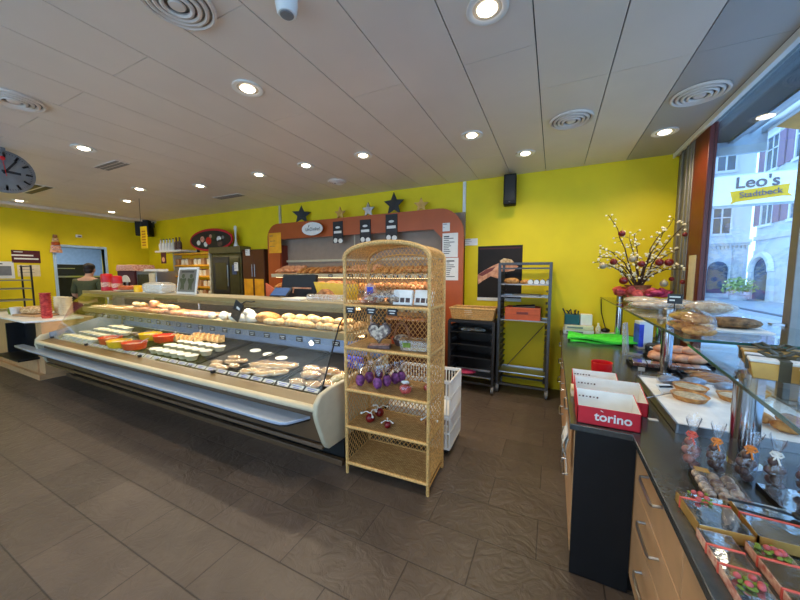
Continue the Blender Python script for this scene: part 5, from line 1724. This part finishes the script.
for k, (a, b) in enumerate(((1.19, 1.798), (.58, 1.19), (-.03, .58))):
    base_unit(['oak drawer cabinet next to the black end panel under the near worktop', 'oak drawer cabinet nearest the bottom edge of the photo', 'oak drawer cabinet beside the camera'][k], .392, a, b, 'near drawer cabinets')
for k, (a, b) in enumerate(((1.822, 2.79), (2.79, 3.76), (3.76, 4.735))):
    base_unit(['oak drawer cabinet with a hanging towel right behind the black end panel', 'oak drawer cabinet in the middle of the far counter', 'oak drawer cabinet next to the yellow wall'][k], .13, a, b, 'far drawer cabinets')
tag(MB().bx(.132, .390, 1.800, 1.820, 0.0, .796).build('end_panel_board', M_['blackmat'], bevel=.002), 'tall black panel closing the end of the wide counter', 'panel')
tw = thing('towel', 'white patterned towel hanging over the first drawer behind the black panel', 'towel', (.105, 1.92, .50))
MB().sheet(lambda u, v: (-.008 + .006 * math.sin(v * 9), -.09 + .20 * u, .28 - .26 * v + .03 * u * v), 6, 8, .004).sheet(lambda u, v: (-.016 + .012 * math.sin(v * 7 + 1), -.085 + .16 * u, .285 - .20 * v - .05 * u * v), 6, 8, .004).build('cloth', M_['paper'], tw)
m = MB()
for k in range(12):
    y, z = rnd.uniform(-.07, .09), rnd.uniform(.05, .26)
    m.ell((-.026, y, z), (.003, .018, .008), 8, 4, rot=Matrix.Rotation(rnd.uniform(-1, 1), 3, 'X'))
m.build('leaf_print', M_['alu'], tw)


def card_box(label, loc, wd, dp, hf, hb, rz=0, logo=None, sc=1):
    """open red card display box, white inside, the back higher than the front"""
    t = thing('sweets_display_box', label, 'box', loc, rz, 'red display boxes')
    a, b, th_ = wd / 2, dp / 2, .004
    side = [(-b, 0), (b, 0), (b + .02, hb), (-b, hf)]
    MB().bx(-a, a, -b, b, 0, .004).prism([(-b, 0), (-b + th_, 0), (-b + th_, hf), (-b, hf)], 'x', -a, a).prism([(b, 0), (b + th_, 0), (b + .024, hb), (b + .02, hb)], 'x', -a, a).prism(side, 'x', -a, -a + th_).prism(side, 'x', a - th_, a).build('outside', M_['red'], t)
    ins = [(-b + .005, .004), (b - .001, .004), (b + .018, hb - .001), (-b + .005, hf - .001)]
    MB().bx(-a + .004, a - .004, -b + .004, b, .004, .006).prism([(-b + .004, .004), (-b + .006, .004), (-b + .006, hf + .001), (-b + .004, hf + .001)], 'x', -a + .004, a - .004).prism([(b - .003, .004), (b - .001, .004), (b + .0185, hb + .001), (b + .0165, hb + .001)], 'x', -a + .004, a - .004).prism(ins, 'x', -a + .004, -a + .006).prism(ins, 'x', a - .006, a - .004).build('inside', M_['paper'], t, label='white inside of the box')
    k = MB()
    for q in range(6):
        k.box((-a * .85 + q * .017, b + .008, hb * .70), (.008, .002, .005 + .004 * (q % 2)), rx=R(-9))
    k.build('inside_print', M_['darkred'], t)
    if logo:
        lettering(logo, .062, M_['white'], t, (.02, -b - .0015, hf * .52), (R(90), 0, 0), ext=.0008, bold=.0012)
        MB().box((-.028, -b - .0015, hf * .86), (.012, .0015, .003), ry=.5).build('accent', M_['white'], t)
    return t


card_box('front red display box with white lettering at the counter corner', (.272, 1.895, WT + .001), .27, .16, .092, .125, R(0), 'torino')
card_box('second red display box behind the lettered one', (.312, 2.125, WT + .001), .34, .18, .075, .125, R(0))
card_box('third red display box next to the red cup', (.272, 2.38, WT + .001), .26, .17, .05, .10, R(0))
lettering('torino', .03, M_['white'], D.objects['sweets_display_box.001'], (.1715, .0, .04), (R(90), 0, R(90)), ext=.0008)
rc = thing('red_cup', 'plain red plastic cup behind the red display boxes', 'cup', (.335, 2.62, WT))
MB().lathe([(.058, 0), (.066, .135), (.067, .138), (.062, .138), (.055, .01), (.01, .008)], n=24).build('cup', M_['redpl'], rc)
single('small_card', 'small pale green card peeking out left of the display boxes', 'card', MB().bx(.128, .16, 2.2, 2.3, WT, WT + .05), M_['salad'], None)

gc = thing('green_cloth', 'bright green cloth bags spread on the far end of the worktop', 'cloth', (.5, 4.25, WT))
MB().sheet(lambda u, v: (-.33 + .66 * u + .03 * v, -.22 + .44 * v - .08 * u, .045 + .014 * math.sin(7 * u + 3 * v) + .01 * math.sin(11 * v + 2 * u)), 16, 8, .02).build('upper_bag', M_['green'], gc)
MB().sheet(lambda u, v: (-.30 + .52 * u, -.26 + .34 * v + .04 * u, .018 + .006 * math.sin(8 * u + 2 * v)), 12, 6, .016).build('lower_bag', M_['green'], gc)
bkst = []
for k, (wd, m_, l) in enumerate(((.34, 'paper', 'lowest white box under the teal pen box'), (.32, 'cup', 'upper cream box under the teal pen box'))):
    t = thing('flat_box', l, 'box', (.31, 4.62, WT + k * .058), 0, 'flat boxes under the pen box')
    MB().bx(-wd / 2, wd / 2, -.11, .11, 0, .056).build('body', M_[m_], t, bevel=.003)
    MB().bx(-wd * .4, wd * .15, -.112, -.11, .018, .04).build('label', M_['alu'], t)
tbx = thing('pen_box', 'teal box with black pens on the flat boxes at the wall', 'box', (.235, 4.62, WT + .115))
MB().bx(-.085, .085, -.06, .06, 0, .13).build('box', M_['teal'], tbx, bevel=.003)
m = MB()
for k in range(7):
    m.tube([(-.07 + k * .023, rnd.uniform(-.04, .04), .12), (-.09 + k * .026 + rnd.uniform(-.04, .04), rnd.uniform(-.04, .04), .17 + rnd.random() * .03)], .008, 6)
m.build('pens', M_['black'], tbx)
single('white_box', 'white upright box right of the teal pen box', 'box', MB().bx(.33, .46, 4.58, 4.70, WT + .115, WT + .25), M_['paper'], None, bevel=.003)
single('spray_bottle', 'small pale bottle right of the flat boxes', 'bottle', MB().lathe([(.03, 0), (.03, .09), (.012, .12), (.012, .15), (.01, .151)], (.53, 4.60, WT), 12), M_['salad'], None)
tp = thing('tape_dispenser', 'white cable box with a black plug by the far glass shelf post', 'cable box', (.66, 4.62, WT))
MB().bx(-.10, .10, -.04, .04, 0, .035).build('body', M_['white'], tp, bevel=.006)
MB().ell((-.05, 0, .06), (.05, .035, .03), 12, 8).build('plug', M_['black'], tp)
tag(MB().tube([(.56, 4.735, 1.28), (.57, 4.735, 1.1), (.60, 4.72, .98), (.62, 4.69, .90), (.60, 4.65, .86)], .006, 6).build('cable', M_['black']), 'thin dark cable hanging on the yellow wall behind the far post', 'cable')

# glass shelves on chrome posts
g1 = thing('glass_shelf', 'long glass shelf on chrome posts from the yellow wall along the window', 'shelf', (.88, 3.3, WT))
G = lambda mb, nm, m, p, **k: mb.build(nm, m, p, w=True, **k)
G(MB().bx(.555, 1.20, 1.86, 4.735, 1.290, 1.300), 'pane', M_['shelfglass'], g1)
G(MB().bx(.551, .555, 1.86, 4.735, 1.289, 1.301).bx(.551, 1.20, 1.856, 1.86, 1.289, 1.301), 'pane_edge', M_['glassedge'], g1)
for (x, y) in ((.715, 4.45), (.80, 3.022), (1.10, 4.45)):
    G(MB().cyl((x, y, WT), (x, y, 1.289), .036, n=24).lathe([(.05, WT), (.05, WT + .008)], (x, y, 0), 24), 'post', M_['chrome'], g1)
    if x < 1:
        G(MB().lathe([(.036, 1.301), (.036, 1.33), (.03, 1.336), (.01, 1.336)], (x, y, 0), 24), 'post_cap', M_['steel'], g1)
for y in (1.95, 2.635, 3.6):
    G(MB().bx(1.17, 1.228, y - .02, y + .02, 1.284, 1.306), 'wall_clamp', M_['steel'], g1, bevel=.003)
g2 = thing('glass_shelf', 'lower near glass shelf on a thick chrome post carrying gold gift boxes', 'shelf', (.85, 1.5, WT))
a_, b_ = Vector((.675, 2.20)), Vector((.52, .75))
G(MB().prism([(a_.x, a_.y), (b_.x, b_.y), (1.19, .75), (1.19, 2.20)], 'z', 1.210, 1.220), 'pane', M_['shelfglass'], g2)
dd = (b_ - a_).normalized() * 1
nn = Vector((dd.y, -dd.x)) * .004
if nn.x > 0:
    nn = -nn
G(MB().prism([(a_.x, a_.y), (b_.x, b_.y), (b_.x + nn.x, b_.y + nn.y), (a_.x + nn.x, a_.y + nn.y)], 'z', 1.209, 1.221), 'pane_edge', M_['glassedge'], g2)
for (x, y) in ((.715, 1.70), (1.12, 1.1)):
    G(MB().cyl((x, y, WT), (x, y, 1.209), .044, n=28).lathe([(.06, WT), (.06, WT + .008)], (x, y, 0), 28), 'post', M_['chrome'], g2)

# gold gift boxes on the near shelf
def gift(label, loc, wd, dp, h, rz=0, lidm='gold'):
    t = thing('gift_box', label, 'gift box', loc, rz, 'gold gift boxes on the glass shelf')
    MB().prism([(-wd / 2 * .92, 0), (wd / 2 * .92, 0), (wd / 2, h), (-wd / 2, h)], 'y', -dp / 2, dp / 2).build('box', M_['gold'], t, bevel=.003)
    MB().bx(-wd / 2 - .003, wd / 2 + .003, -dp / 2 - .003, dp / 2 + .003, h, h + .012).build('lid', M_[lidm], t, bevel=.003)
    x = -wd * .15
    MB().bx(x - .014, x + .014, -dp / 2 - .0045, dp / 2 + .0045, -.0005 + .001, h + .0135).bx(-wd / 2 - .0045, wd / 2 + .0045, -.012, .012, h * .35, h + .0132).build('ribbon', M_['ribbon'], t)
    m = MB()
    for s in (-1, 1):
        m.tube([(x, 0, h + .014), (x + s * .03, .012, h + .035), (x + s * .055, .0, h + .028), (x + s * .03, -.012, h + .018), (x, 0, h + .016)], .007, 6)
    m.ell((x, 0, h + .02), (.011, .011, .008), 8, 6).build('bow', M_['ribbon'], t)
    return t


gift('gold gift box with dark ribbon farthest back on the near glass shelf', (.86, 1.80, 1.2205), .26, .13, .055, R(-14))
gift('gold gift box with dark bow in the middle of the near glass shelf', (.79, 1.60, 1.2205), .24, .13, .06, R(-16), 'paper')
gift('gold gift box nearest the camera on the near glass shelf', (.84, 1.40, 1.2205), .24, .12, .055, R(-22), 'paper')

# goods on the long glass shelf
S1 = 1.3005
for k, (x, y, a, b, h, l) in enumerate(((.78, 3.72, .16, .10, .04, 'white wrapped bread nearest the decorated branches on the glass shelf'), (.90, 3.35, .18, .11, .045, 'long white wrapped bread behind the black tag on the glass shelf'),
                                        (.74, 3.28, .15, .09, .035, 'flat white paper bag in front of the wrapped breads on the glass shelf'), (1.03, 3.05, .16, .10, .05, 'white wrapped loaf next to the window on the glass shelf'))):
    t = thing('wrapped_bread', l, 'bread', (x, y, S1), rnd.uniform(-.3, .3), 'white wrapped breads')
    MB().ell((0, 0, h), (a * .85, b * .8, h * .8), 14, 8, cut=-.9).build('loaf', M_['flour'], t)
    MB().ell((0, 0, h), (a, b, h), 16, 8, cut=-.98, lump=.08).build('bag', M_['tub'], t)
kz = Kind(tag(MB().ell((0, 0, .035), (.10, .055, .035), 14, 8, cut=-.9, lump=.06).build('pastry', M_['bread']), 'x', 'pastry'))
for k, (x, y, z, q) in enumerate(((.640, 1.97, 0, .2), (.640, 2.09, 0, -.1), (.645, 2.21, 0, .15), (.65, 2.03, .05, .3), (.64, 2.15, .05, -.2))):
    kz.put((x, y, S1 + z), q, 'golden pastry in the film covered heap at the near end of the long glass shelf', 'golden pastries in the heap', .7)
tag(MB().ell((.645, 2.09, S1 + .058), (.08, .20, .06), 22, 10, cut=-.94, lump=.05).build('film_cover', M_['film']), 'clear film over the golden pastry heap on the glass shelf', 'film')
sb = thing('seeded_loaf', 'dark seeded flat loaf on a white board by the window', 'loaf', (.875, 2.30, S1), R(-8))
MB().bx(-.13, .13, -.12, .16, 0, .006).build('board', M_['paper'], sb)
MB().ell((.01, 0, .036), (.112, .075, .030), 18, 8, cut=-.95, lump=.06).build('crust', M_['crustdk'], sb)
tg = thing('price_stick', 'black price tag on a thin stick standing on the long glass shelf', 'price tag', (.80, 2.92, S1), R(-20))
MB().cyl((0, 0, .003), (0, 0, .08), .003, n=8).lathe([(.02, 0), (.02, .004), (.004, .006)], n=12).build('stick', M_['black'], tg)
MB().bx(-.042, .042, -.003, .003, .08, .15).build('card', M_['black'], tg)
MB().bx(-.03, .03, -.0045, -.003, .125, .135).bx(-.03, .0, -.0045, -.003, .1, .11).build('print', M_['paper'], tg)

# trays on the worktop
def shop_tray(label, x0, x1, y0, y1, m, rim, lip, group='trays on the worktop', liner=None):
    t = thing('serving_tray', label, 'tray', ((x0 + x1) / 2, (y0 + y1) / 2, WT), 0, group)
    MB().bx(x0, x1, y0, y1, 0 + WT, WT + .008).build('bed', M_[m], t, w=True)
    k = MB()
    for s in ((x0, x0 + .012, y0, y1), (x1 - .012, x1, y0, y1), (x0, x1, y0, y0 + .012), (x0, x1, y1 - .012, y1)):
        k.bx(*s, WT, WT + lip)
    k.build('rim', M_[rim], t, w=True, bevel=.003)
    if liner:
        MB().bx(x0 + .013, x1 - .013, y0 + .013, y1 - .013, WT + .008, WT + .036).build('paper_liner', M_[liner], t, w=True)
    return t


shop_tray('dark tray of wrapped slices in front of the buns', .60, 1.12, 3.08, 3.30, 'blackmat', 'blackmat', .022)
shop_tray('dark tray of long wrapped rolls between chrome post and window', .88, 1.20, 2.76, 3.06, 'blackmat', 'blackmat', .022)
shop_tray('dark tray of shiny buns behind the wrapped slices', .79, 1.20, 3.33, 3.64, 'blackmat', 'blackmat', .022)
shop_tray('large white lined tray of tarts in the middle of the worktop', .56, 1.21, 1.90, 2.735, 'steel', 'steel', .046, liner='potw')
M_['baker'] = None
kbu = Kind(tag(MB().ell((0, 0, .036), (.085, .048, .036), 14, 8, cut=-.9).build('bun', M_['bun']), 'x', 'bun'))
for k in range(2):
    for q in range(4):
        kbu.put((.855 + q * .085 + .02 * k, 3.43 + k * .12, WT + .009), R(30) + rnd.uniform(-.2, .2), 'shiny golden bun in the heap on the dark tray by the acrylic stand', 'buns on the dark tray', 1.05)
for q in range(3):
    kbu.put((.90 + q * .09, 3.48, WT + .076), R(20), 'shiny golden bun lying on top of the bun heap on its dark tray', 'top buns on the dark tray', 1.0)
ksl = Kind(thing('cake_slice', 'x', 'cake'))
MB().bx(-.042, .042, -.05, .05, 0, .03).build('cake', M_['pink'], ksl.o, bevel=.004)
MB().bx(-.046, .046, -.054, .054, -.0 + .0005, .034).build('film', M_['filmb'], ksl.o, bevel=.003)
for q in range(5):
    ksl.put((.67 + q * .098, 3.19, WT + .0085), R(-4), 'wrapped pale cake slice in the row on the dark tray in front of the buns', 'wrapped cake slices')
kwr = Kind(thing('wrapped_roll', 'x', 'sandwich'))
MB().ell((0, 0, .03), (.15, .036, .028), 14, 8, cut=-.9).build('roll', M_['bread'], kwr.o)
MB().ell((0, 0, .031), (.17, .042, .031), 14, 8, cut=-.95, lump=.05).build('film', M_['film'], kwr.o)
for q in range(5):
    kwr.put((1.02 + .03 * (q % 2), 3.01 - q * .05, WT + .009 + .0 * q), R(-14), 'long wrapped roll in the row on the dark tray between chrome post and window', 'long wrapped rolls', .72)


def tart():
    t = thing('tart', 'x', 'tart')
    k = MB().lathe([(.07, 0), (.085, .028), (.088, .03), (.08, .029), (.075, .022), (.01, .022)], n=28)
    k.build('crust', M_['bread'], t)
    MB().lathe([(.075, .0225), (.05, .026), (.01, .027)], n=24).build('filling', M_['tart'], t)
    return t


kta = Kind(tart())
L2 = WT + .0365
for (x, y, l) in ((.74, 2.34, 'round tart on the white tray nearest the display boxes'), (.80, 2.53, 'round tart behind the front tart on the white tray'), (.98, 2.44, 'round tart beside the chrome post on the white tray'), (1.10, 2.60, 'round tart at the window side on the white tray')):
    kta.put((x, y, L2), rnd.random(), l, 'round tarts', 1.0)
ksp = Kind(thing('filled_pack', 'x', 'food pack'))
MB().ell((0, 0, .03), (.075, .05, .03), 12, 8, p=2.6, cut=-.95).build('filling', M_['bluegrey'], ksp.o)
MB().ell((0, 0, .031), (.085, .058, .034), 12, 8, p=2.6, cut=-.95, lump=.06).build('film', M_['film'], ksp.o)
for k, (x, y) in enumerate(((.72, 2.64), (.86, 2.66), (1.0, 2.62))):
    ksp.put((x, y, L2), .4, 'film wrapped grey blue pack in the back row of the white tray', 'film packs on the white tray', .8)
kcro = Kind(tag(MB().ell((0, 0, .03), (.06, .045, .03), 12, 8, cut=-.9, lump=.06).build('small_pastry', M_['bread']), 'x', 'pastry'))
for (x, y) in ((1.0, 2.05), (1.1, 2.0), (1.06, 2.15), (.95, 2.14)):
    kcro.put((x, y, L2), rnd.random() * 3, 'small golden pastry at the window side of the white tray', 'small pastries on the white tray', .9)
st = thing('tag_holder', 'small metal tag holder standing beyond the corner of the white tray', 'tag holder', (.605, 2.80, WT), R(0))
MB().lathe([(.018, 0), (.018, .006), (.004, .01), (.004, .07)], n=12).build('stem', M_['steel'], st)
MB().bx(-.02, .02, -.003, .003, .055, .085).build('clip', M_['steel'], st)
pc = thing('price_card', 'black and white striped price card lying on the white tray', 'price tag', (.65, 2.42, L2), R(25))
MB().box((0, 0, .022), (.085, .004, .065), rx=R(-50)).build('card', M_['paper'], pc)
MB().box((0, -.0022, .0365), (.08, .004, .013), rx=R(-50)).box((0, -.0022, .015), (.08, .004, .016), rx=R(-50)).build('stripe', M_['black'], pc)
kcc = Kind(tag(MB().bx(-.02, .02, -.012, .012, 0, .004).build('small_card', M_['paper']), 'x', 'price tag'))
kcc.put((.515, 2.46, WT + .0005), .2, 'tiny white card on the worktop beside the white tray', 'tiny cards')
kcc.put((.50, 2.02, WT + .0005), .1, 'tiny white card on the worktop at the near corner of the white tray', 'tiny cards')
tag(MB().cyl((.51, 2.24, WT + .04), (.70, 2.40, WT + .055), .003, n=6).cyl((.51, 2.24, WT), (.51, 2.24, WT + .04), .003, n=6).build('tag_wire', M_['steel']), 'thin wire arm holding the striped price card', 'wire')

wd_ = thing('acrylic_stand', 'clear grey acrylic wedge stand behind the dark tray', 'stand', (.715, 3.58, WT), R(-18))
MB().prism([(-.09, 0), (.06, 0), (.05, .012), (-.05, .014), (-.075, .30), (-.10, .30)], 'y', -.06, .06).build('body', M_['tub'], wd_)
ctn = thing('drink_carton', 'blue and white carton standing behind the acrylic stand', 'carton', (.86, 4.0, WT), R(10))
MB().bx(-.06, .06, -.06, .06, 0, .28).build('body', M_['white'], ctn, bevel=.003)
MB().bx(-.061, -.02, -.062, .061, .02, .25).build('print', M_['blue'], ctn)
chg = thing('scissors_case', 'black case with a white cord on the worktop under the glass shelf', 'case', (.98, 3.86, WT), R(-20))
MB().bx(-.12, .12, -.07, .07, 0, .07).build('case', M_['black'], chg, bevel=.015)
MB().tube([(-.08, -.075, .05), (.0, -.08, .03), (.08, -.08, .02), (.10, -.1, .015), (.04, -.11, .01)], .007, 6).build('cord', M_['white'], chg)

# bags of chocolates on the near worktop
def choc_bag(body, tie, lean=0, k=8):
    t = thing('chocolate_bag', 'x', 'sweets bag')
    m = MB()
    for q in range(k):
        a = q * 2.4
        m.ell((math.cos(a) * .013, math.sin(a) * .013, .016 + q * .0105), (.019, .016, .014), 10, 6, rot=Matrix.Rotation(a, 3, 'Z'))
    m.build('sweets', M_[body], t)
    MB().lathe([(.031, 0), (.034, .03), (.030, .08), (.012, .112), (.008, .118)], n=14).build('film', M_['film'], t)
    m = MB()
    for q in range(9):
        a, h_ = q * .7, rnd.uniform(.15, .175)
        m.add([(.007 * math.cos(a - .3), .007 * math.sin(a - .3), .116), (.007 * math.cos(a + .3), .007 * math.sin(a + .3), .116), (.027 * math.cos(a + .45), .027 * math.sin(a + .45), h_), (.022 * math.cos(a - .1), .022 * math.sin(a - .1), h_ + .008), (.024 * math.cos(a - .5), .024 * math.sin(a - .5), h_ - .008)], [(0, 1, 2, 3, 4)])
    m.build('ruffle', M_['film'], t)
    m = MB()
    for s in (-1, 1):
        m.tube([(0, -.011, .115), (s * .012, -.016, .123), (s * .017, -.014, .115), (s * .010, -.016, .109), (0, -.012, .113)], .0035, 6)
        m.tube([(0, -.013, .113), (s * .007, -.022, .098), (s * .012, -.026, .088)], .003, 5)
    m.ell((0, 0, .115), (.014, .014, .007), 10, 6).build('bow', M_[tie], t)
    return t


for k, (x, y, b, tie, l, s_) in enumerate(((.515, 1.57, 'nougat', 'redrib', 'clear bag of pinkish sweets with red bow, first in the row of bags', 1.2), (.588, 1.57, 'choc', 'orrib', 'clear chocolate bag with orange bow, second in the row of bags', 1.12),
                                     (.660, 1.565, 'choc', 'orrib', 'clear chocolate bag with orange bow touching the thick chrome post', 1.15), (.735, 1.54, 'choc', 'potw', 'clear chocolate bag with white bow right of the thick chrome post', 1.12), (.815, 1.54, 'choc', 'orrib', 'clear chocolate bag cut by the right edge of the photo', 1.12))):
    t = choc_bag(b, tie)
    t.location, t.rotation_euler, t.scale = (x, y, WT), (R(4) * (k == 2), R(8) * (k == 2), R(-25)), (s_ * .8, s_ * .8, s_ * 1.04)
    t['label'], t['group'] = l, 'bags of chocolates'

def quad_box(name, label, c, ux, vx, h, m, cat='box', parts=None):
    """box with its own axes: c centre, ux half extent vector, vx half extent vector (x,y)"""
    rz = math.atan2(ux[1], ux[0])
    t = thing(name, label, cat, (c[0], c[1], WT + .0005), rz)
    return t, math.hypot(*ux), math.hypot(*vx)


def tray_of(name, label, c, a, b, rz, h, m, cat='box', rim=True):
    t = thing(name, label, cat, (c[0], c[1], WT + .0005), rz)
    k = MB().bx(-a, a, -b, b, 0, .004)
    for s in ((-a, -a + .004, -b, b), (a - .004, a, -b, b), (-a, a, -b, -b + .004), (-a, a, b - .004, b)):
        k.bx(*s, 0, h)
    k.build('tray', M_[m], t)
    return t


RZB = R(-4)
bt = tray_of('praline_tray', 'black tray of marbled praline eggs in front of the bags', (.548, 1.425), .062, .088, RZB, .018, 'black')
m = MB()
for i in range(4):
    for j in range(3):
        m.ell((-.04 + j * .040, -.062 + i * .041, .022), (.019, .021, .018), 12, 8)
m.build('pralines', M_['chocm'], bt)
MB().bx(-.058, .058, -.084, .084, .040, .0408).build('film', M_['film'], bt)
MB().bx(-.05, -.01, .05, .08, .041, .043).build('sticker', M_['gold'], bt, label='gold sticker')


def gift_tray(label, c, a, b, rz, h, m, fill, deco=True, ribbons=(), stick=None):
    t = tray_of('gift_tray', label, c, a, b, rz, h, m)
    MB().bx(-a + .006, a - .006, -b + .006, b - .006, .004, h * .75).build('sweets', M_[fill], t)
    MB().bx(-a + .001, a - .001, -b + .001, b - .001, h, h + .0012).build('film', M_['filmb'], t)
    for y in ribbons:
        k = MB()
        k.bx(-a - .001, a + .001, y * b - .003, y * b + .003, h + .0012, h + .003).bx(-a - .002, -a, y * b - .003, y * b + .003, 0, h + .003).bx(a, a + .002, y * b - .003, y * b + .003, 0, h + .003)
        k.build('ribbon', M_['redrib'], t)
    if deco:
        s = deco
        k = MB()
        for q in range(5):
            k.ell((rnd.uniform(-.02, .02), s * b + rnd.uniform(-.02, .02), h + .011), (.008, .008, .007), 8, 6)
        k.build('rosebuds', M_['rose'], t)
        k = MB()
        for q in range(10):
            k.ell((rnd.uniform(-.03, .03), s * b + rnd.uniform(-.025, .025), h + .007), (.008, .005, .004), 8, 4, rot=Matrix.Rotation(rnd.random() * 3, 3, 'Z'))
        k.build('moss', M_['leaf'], t)
    return t


g_1 = gift_tray('small gold card box with blue shining film and a red bow', (.468, 1.245), .062, .078, RZB + R(8), .034, 'gold', 'screen', .7, (.55,))
g_2 = gift_tray('wide gold card box with shining film right of the small gold box', (.622, 1.27), .078, .088, RZB + R(4), .034, 'gold', 'choc', False, (.1,))
MB().tube([(-.09, .05, .045), (0, .045, .05), (.06, .04, .046), (.07, .02, .045)], .004, 6).ell((.06, .04, .048), (.014, .014, .010), 8, 6).build('black_cord', M_['black'], g_2)
gift_tray('narrow clear box with salmon ribbons at the worktop edge', (.447, 1.045), .038, .115, RZB + R(6), .026, 'pink', 'chocm', -.55, (.45, -.1))
gift_tray('narrow clear box with salmon ribbons and moss right of the first narrow box', (.553, 1.045), .040, .115, RZB + R(6), .026, 'pink', 'choc', .75, (.5, -.3))
gift_tray('dark tray under shining blue film at the right edge of the photo', (.745, 1.42), .06, .105, RZB + R(6), .02, 'black', 'bluegrey', False, ())
gift_tray('pale card box under shining film behind the dark shining tray', (.88, 1.40), .06, .10, RZB + R(6), .026, 'potw', 'chocm', False, (.3,))

# ------------------------------------------------------------------ decorated branches on the far end of the glass shelf
dt = thing('decorated_branches', 'bundle of blossoming twigs in red tulle on the glass shelf', 'plant', (.86, 4.36, S1))
m = MB()
for k in range(26):
    a = k * 2.4
    r_ = rnd.uniform(.09, .22)
    m.ell((math.cos(a) * r_, math.sin(a) * r_ * .7, rnd.uniform(.075, .11)), (.07, .055, .028), 10, 6, rot=Matrix.Rotation(rnd.uniform(-.9, .9), 3, 'X') @ Matrix.Rotation(a, 3, 'Z'), lump=.2)
m.build('red_tulle', M_['tulle'], dt)
m = MB()
for k in range(10):
    m.ell((rnd.uniform(.08, .24), rnd.uniform(-.2, -.05), rnd.uniform(.07, .11)), (.06, .04, .025), 10, 6, rot=Matrix.Rotation(rnd.uniform(-.9, .9), 3, 'Y'), lump=.2)
m.build('magenta_tulle', M_['tullem'], dt)
m = MB().lathe([(.12, 0), (.14, .08), (.11, .14), (.13, .17), (.11, .165), (.09, .12)], n=16)
m.build('pot_wrap', M_['jute'], dt)
tips = [(-.34, .95), (-.14, .68), (.24, .86), (.37, .84), (.37, .56), (.37, .34), (-.40, .58), (-.46, .42), (-.36, .36), (-.42, .50), (.15, .72), (.22, .60), (-.2, .36), (.1, .45), (.3, .40), (-.05, .75), (.18, .34)]
tw_, bl_ = MB(), []
for (tx, tz) in tips:
    ty = rnd.uniform(-.22, .15)
    p0 = Vector((rnd.uniform(-.03, .03), rnd.uniform(-.03, .03), .12))
    p3 = Vector((tx, ty, tz))
    pts = []
    for i in range(8):
        t_ = i / 7
        p = p0.lerp(p3, t_) + Vector((0, 0, .10 * math.sin(PI * t_))) + Vector((rnd.uniform(-.012, .012), rnd.uniform(-.012, .012), rnd.uniform(-.012, .012))) * (t_ > 0)
        pts.append(p)
    tw_.tube(pts, [.009 - .0065 * i / 7 for i in range(8)], 5)
    for i in range(2, 8):
        for q in range(3):
            d_ = Vector((rnd.uniform(-1, 1), rnd.uniform(-1, 1), rnd.uniform(-.4, 1))).normalized() * rnd.uniform(.02, .08)
            b_ = pts[i].lerp(pts[i - 1], rnd.random())
            tw_.tube([b_, b_ + d_], [.002, .0015], 4)
            bl_.append(b_ + d_)
tw_.build('twigs', M_['twig'], dt)
rnd.shuffle(bl_)
for p in bl_[:90]:
    MB().ell(p, (.0125, .0125, .011), 8, 6).build('blossom', M_['blossom'], dt)
m = MB()
for p in bl_[90:]:
    m.ell(p, (.0115, .0115, .010), 7, 5)
o = m.build('blossoms', M_['blossom'], dt)
o['kind'] = 'stuff'
kba = Kind(thing('bauble', 'x', 'bauble'))
MB().ell((0, 0, -.045), (.039, .039, .037), 16, 10).build('ball', M_['bauble'], kba.o)
MB().cyl((0, 0, -.012), (0, 0, .0), .010, n=10).tube([(0, 0, 0), (.002, 0, .02), (0, 0, .035)], .0015, 4).build('cap', M_['gold'], kba.o)
for (px, pz, pp, l, s_) in ((-.21, .77, 0, 'dark red bauble hanging highest at the left of the twigs', 0.9), (.13, .46, 0, 'dark red bauble left of the pair in the middle of the twigs', 1.0), (.21, .46, 0, 'dark red bauble right of the pair in the middle of the twigs', 1.05),
                            (-.27, .47, 0, 'dark red bauble hanging lower left among the twigs', .95), (-.17, .27, 0, 'dark red bauble just above the red tulle at the left', 1.1), (-.03, .44, 0, 'dark red bauble close to the stem of the twigs', .9),
                            (.32, .72, 0, 'small dark bauble hanging highest at the window side', .6), (.24, .27, 0, 'small dark bauble hanging low right of the stem', .6), (.33, .24, 0, 'small dark bauble hanging lowest at the window side', .6)):
    kba.put((.86 + px, 4.36 - .20 - (abs(px) < .1) * .05, S1 + pz), 0, l, 'baubles on the twigs', s_)
kba2 = Kind(thing('bauble', 'x', 'bauble'))
MB().ell((0, 0, -.045), (.036, .036, .036), 16, 10).build('ball', M_['baublew'], kba2.o)
MB().cyl((0, 0, -.012), (0, 0, .0), .010, n=10).build('cap', M_['gold'], kba2.o)
for (px, pz, l) in ((-.37, .43, 'silver bauble hanging farthest left among the twigs'), (-.10, .50, 'silver bauble left of the stem among the twigs'), (.18, .24, 'silver bauble above the magenta tulle')):
    kba2.put((.86 + px, 4.16, S1 + pz), 0, l, 'silver baubles on the twigs')
